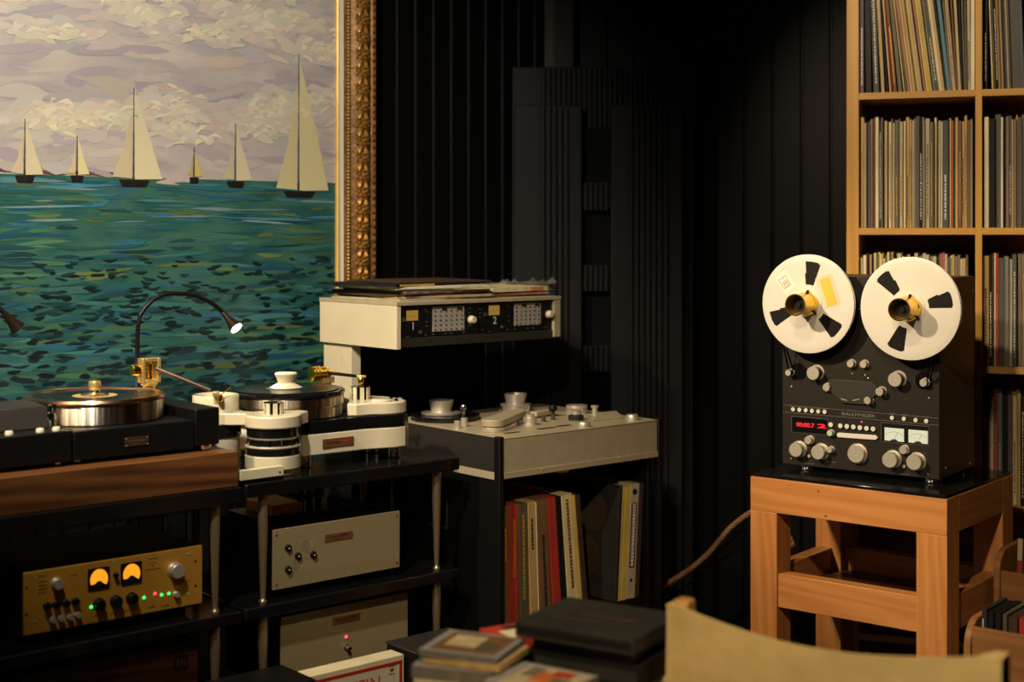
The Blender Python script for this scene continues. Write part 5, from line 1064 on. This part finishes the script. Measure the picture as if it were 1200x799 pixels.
# large black box and what lies under it
z = pile(708, 2.45, [(4, -32, .056, 'black', 'black card box at the bottom of the right pile', dict(jewel=False, w_=.19, d_=.16)), (2, 25, .014, 'cream', 'cream edged booklet under the black boxes', dict(jewel=False, w_=.19, d_=.15, back='cream')), (4, -31, .042, 'black', 'black boxed set under the large black box', dict(jewel=False, w_=.20, d_=.17)), (0, -34, .020, 'charcoal', 'charcoal case directly under the large black box', dict(jewel=False, w_=.19, d_=.16))])
cd(702, 0, 2.45, -31, .026, 'charcoal', 'large black box set on top of the right pile', .225, .19, False, z, [(-.15, .3, -.02, .08, 'dark brown'), (-.3, .1, -.2, -.14, 'dark brown')], 'box set', None, 'black_box_set', 'black')
# ------------------------------------------------------------------ canvas-backed folding chair in the foreground
P1 = Vector((.286, 2.36, .0)); P2 = Vector((.698, 2.075, .0)); dch = (P2 - P1); wch = dch.length; ach = math.atan2(dch.y, dch.x)
ch = bpy.data.objects.new('folding_chair', None); COL.objects.link(ch); ch.location = ((P1 + P2) / 2); ch.rotation_euler = (0, 0, ach); ORG[ch.name] = (0, 0, 0)
tag(ch, 'folding chair with a tan canvas back in the near right corner', 'chair')
hw = wch / 2; ztop = .742
for s_ in (-1, 1): box('back_post', 'table_wood', ch, s_ * hw - .014, s_ * hw + .014, -.016, .016, .0, ztop + (.004 if s_ < 0 else -.006), .004)
cv_ = MB(); n = 30; m_ = 8; vs_ = []
for side in (0, 1):
    for i in range(n + 1):
        t = i / n; x = -hw - .022 + (wch + .044) * t; sag = .050 * (1 - (2 * t - 1) ** 2) if .06 < t < .94 else 0
        edge = min(t, 1 - t) / .06
        for j in range(m_ + 1):
            z_ = ztop - .003 - .19 * j / m_ - (.020 * math.sin(math.pi * min(1, max(0, (t - .06) / .88))) if j == 0 else .016 * math.sin(math.pi * t) * (1 - j / m_))
            y = -.022 - sag * .7 if edge >= 1 else -.022
            wv = .0012 * math.sin(9 * t + j)
            vs_.append((x, y + wv + (.0045 if side else 0) if edge >= 1 or not side else .022, z_))
k_ = (n + 1) * (m_ + 1)
fs = [(i * (m_ + 1) + j, i * (m_ + 1) + j + 1, (i + 1) * (m_ + 1) + j + 1, (i + 1) * (m_ + 1) + j) for i in range(n) for j in range(m_)]
fs += [tuple(k_ + q for q in f[::-1]) for f in list(fs)]
for i in range(n):
    for j in (0, m_): fs.append((i * (m_ + 1) + j, (i + 1) * (m_ + 1) + j, k_ + (i + 1) * (m_ + 1) + j, k_ + i * (m_ + 1) + j))
for i in (0, n):
    for j in range(m_): fs.append((i * (m_ + 1) + j, i * (m_ + 1) + j + 1, k_ + i * (m_ + 1) + j + 1, k_ + i * (m_ + 1) + j))
cv_.add(vs_, fs); cv_.build('canvas_back', 'canvas_cloth', ch, smooth=40)
for s_ in (-1, 1): MB().box(s_ * (hw - .03) - .001, s_ * (hw - .03) + .001, -.0245, -.0225, ztop - .19, ztop - .006).build('seam_shade', mat('canvas_seam_shade', (.34, .23, .085), .85), ch)  # shading along the sleeve seam, painted as a darker strip
for s_ in (-1, 1):
    box('armrest', 'table_wood', ch, s_ * hw - .025, s_ * hw + .025, 0.018, .46, .50, .522, .004); box('front_leg', 'table_wood', ch, s_ * hw - .014, s_ * hw + .014, .412, .44, 0, .4995, .003)
box('seat', 'canvas_cloth', ch, -hw + .016, hw - .016, .02, .44, .36, .372, .003)
for y in (.426, .03): box('seat_rail', 'table_wood', ch, -hw + .0145, hw - .0145, y - .011, y + .011, .335, .3595, .003)
# ------------------------------------------------------------------ wooden bins with books at the right edge
def bin_(label, px, py, Y, wd, dp, boards, up):
    u, w = FS.py_(px, Y); zt = EYE - (py - HORIZON) / FPX * Y
    t = thing('wooden_bin', label, 'bin', FS, (u + wd / 2, w + dp / 2, 0), 'wooden bins at the right edge')
    for x in (u, u + wd - .016):
        s_ = MB(); prof = [(w + .012, 0)]; o_ = [(w, 0), (w + dp, 0), (w + dp, zt + up)] + [(w + .06 - .06 * math.sin(a), zt + up - .06 + .06 * math.cos(a)) for a in [0, .3, .6, .9, 1.2, 1.57]]
        n_ = len(o_); s_.add([(x, y, z_) for y, z_ in o_] + [(x + .016, y, z_) for y, z_ in o_], [tuple(range(n_ - 1, -1, -1)), tuple(range(n_, 2 * n_))] + [(k, (k + 1) % n_, n_ + (k + 1) % n_, n_ + k) for k in range(n_)])
        s_.build('end_panel', 'crate_wood', t, .002)
    hb = (zt - .02) / boards
    for k in range(boards): box('front_board', 'crate_wood', t, u + .0165, u + wd - .0165, w + .006, w + .02, .02 + hb * k + .001, .02 + hb * (k + 1) - .001, .0015)
    box('bottom_board', 'crate_wood', t, u + .0165, u + wd - .0165, w + .0205, w + dp - .002, zt - .19, zt - .176, .001)
    box('back_board', 'crate_wood', t, u + .0165, u + wd - .0165, w + dp - .014, w + dp - .0015, zt - .17, zt + .01, .001)
    return u, w, zt
u, w, zt = bin_('wooden bin holding black and red spined cases, nearest the lower right corner', 1129, 733, 3.18, .42, .20, 4, .012)
def spine(c, u, w, z, t, h, d, lean, label, name='book', gp='cases in the wooden bins', pr=None):
    b = MB(); b.prism([(.001, 0), (t - .001, 0), (t, .002), (t, d), (0, d), (0, .002)], 0, h); o = b.build(name, sleeve_mat(c), None, 0, smooth=0)
    o.location = FS.world(u, w, z); o.rotation_euler = (lean, 0, FS.th); tag(o, label, 'book', gp)
    if pr: MB().box(t * .2, t * .35, -.0005, 0, h * .1, h * .9).build('spine_print', pr, o)
    return o
uu = u + .03
for c, t, h, lb in (('charcoal', .012, .232, 'grey edged case, first from left in the nearest bin'), ('black', .012, .228, 'black case, second from left in the nearest bin'), ('black', .014, .23, 'black case, third from left in the nearest bin'), ('olive', .010, .228, 'dark olive case beside the red one in the nearest bin'), ('dark brown', .020, .224, 'dark brown case just left of the red one in the nearest bin'), ('red', .034, .225, 'bright red book in the nearest bin'), ('black', .02, .23, 'black book right of the red one in the nearest bin')):
    spine(c, uu, w + .03, zt - .1755, t, h - .02, .13, 0, lb, pr='white_ink' if c in ('charcoal',) else None); uu += t + .003
u2, w2, zt2 = bin_('taller wooden bin with rounded end, behind the nearest bin', 1164, 668, 3.62, .40, .19, 5, .05)
o = spine('dark blue', u2 + .045, w2 + .03, zt2 - .1755, .19, .255, .012, RD(-5), 'dark blue book showing a letter S in the rear wooden bin')
MB().box(.0, .012, -.0006, 0, .0, .255).build('red_strip', sleeve_mat('red'), o); MB().box(.0, .012, -.001, 0, .2, .255).build('pale_strip', sleeve_mat('beige'), o)
text_part('S', .045, o, (.048, -.0008, .185), 'slip', 'title')
# ------------------------------------------------------------------ cables between console and stand
def cable(name, pts, r, m, label):
    c_ = [Vector(((x - 600) / FPX * Y, Y, EYE - (y - HORIZON) / FPX * Y)) for x, y, Y in pts]; out = []
    for i in range(len(c_) - 1):                              # Catmull-Rom
        p0, p1, p2, p3 = c_[max(i - 1, 0)], c_[i], c_[i + 1], c_[min(i + 2, len(c_) - 1)]
        for k in range(8):
            t = k / 8; out.append(.5 * ((2 * p1) + (p2 - p0) * t + (2 * p0 - 5 * p1 + 4 * p2 - p3) * t * t + (3 * p1 - p0 - 3 * p2 + p3) * t ** 3))
    out.append(c_[-1]); rp = MB()
    if name == 'rope_cable':
        fine = [out[i].lerp(out[i + 1], k / 4) for i in range(len(out) - 1) for k in range(4)] + [out[-1]]; run = 0.0; paths = [[], [], []]
        for i, p in enumerate(fine):
            t_ = (fine[min(i + 1, len(fine) - 1)] - fine[max(i - 1, 0)]).normalized(); a_ = t_.cross(Vector((0, 0, 1))).normalized(); b_ = t_.cross(a_)
            if i: run += (p - fine[i - 1]).length
            for s_ in range(3):
                q_ = run / .034 * 2 * math.pi + s_ * 2.094; paths[s_].append(p + a_ * (r * .52 * math.cos(q_)) + b_ * (r * .52 * math.sin(q_)))
        for p_ in paths: rp.tube(p_, r * .56, 7)
    else: rp.tube(out, r, 10)
    o = rp.build(name, m); tag(o, label, 'cable', 'cables beside the stand'); return o
cable('rope_cable', [(752, 712, 4.22), (765, 696, 4.2), (778, 686, 4.2), (805, 669, 4.2), (830, 648, 4.18), (855, 619, 4.15), (880, 600, 4.12), (905, 590, 4.1), (930, 640, 4.05)], .0075, 'rope', 'thick brown braided cable sloping up behind the stand')
cable('black_cable', [(700, 755, 4.18), (778, 693, 4.28), (830, 657, 4.26), (880, 612, 4.2), (905, 600, 4.16), (935, 650, 4.1)], .0035, 'black_satin', 'thin black cable just under the braided one')
cable('black_cable', [(700, 765, 4.2), (778, 706, 4.3), (830, 668, 4.3), (880, 631, 4.24), (910, 612, 4.2), (940, 660, 4.12)], .003, 'black_satin', 'lowest thin black cable below the braided one')
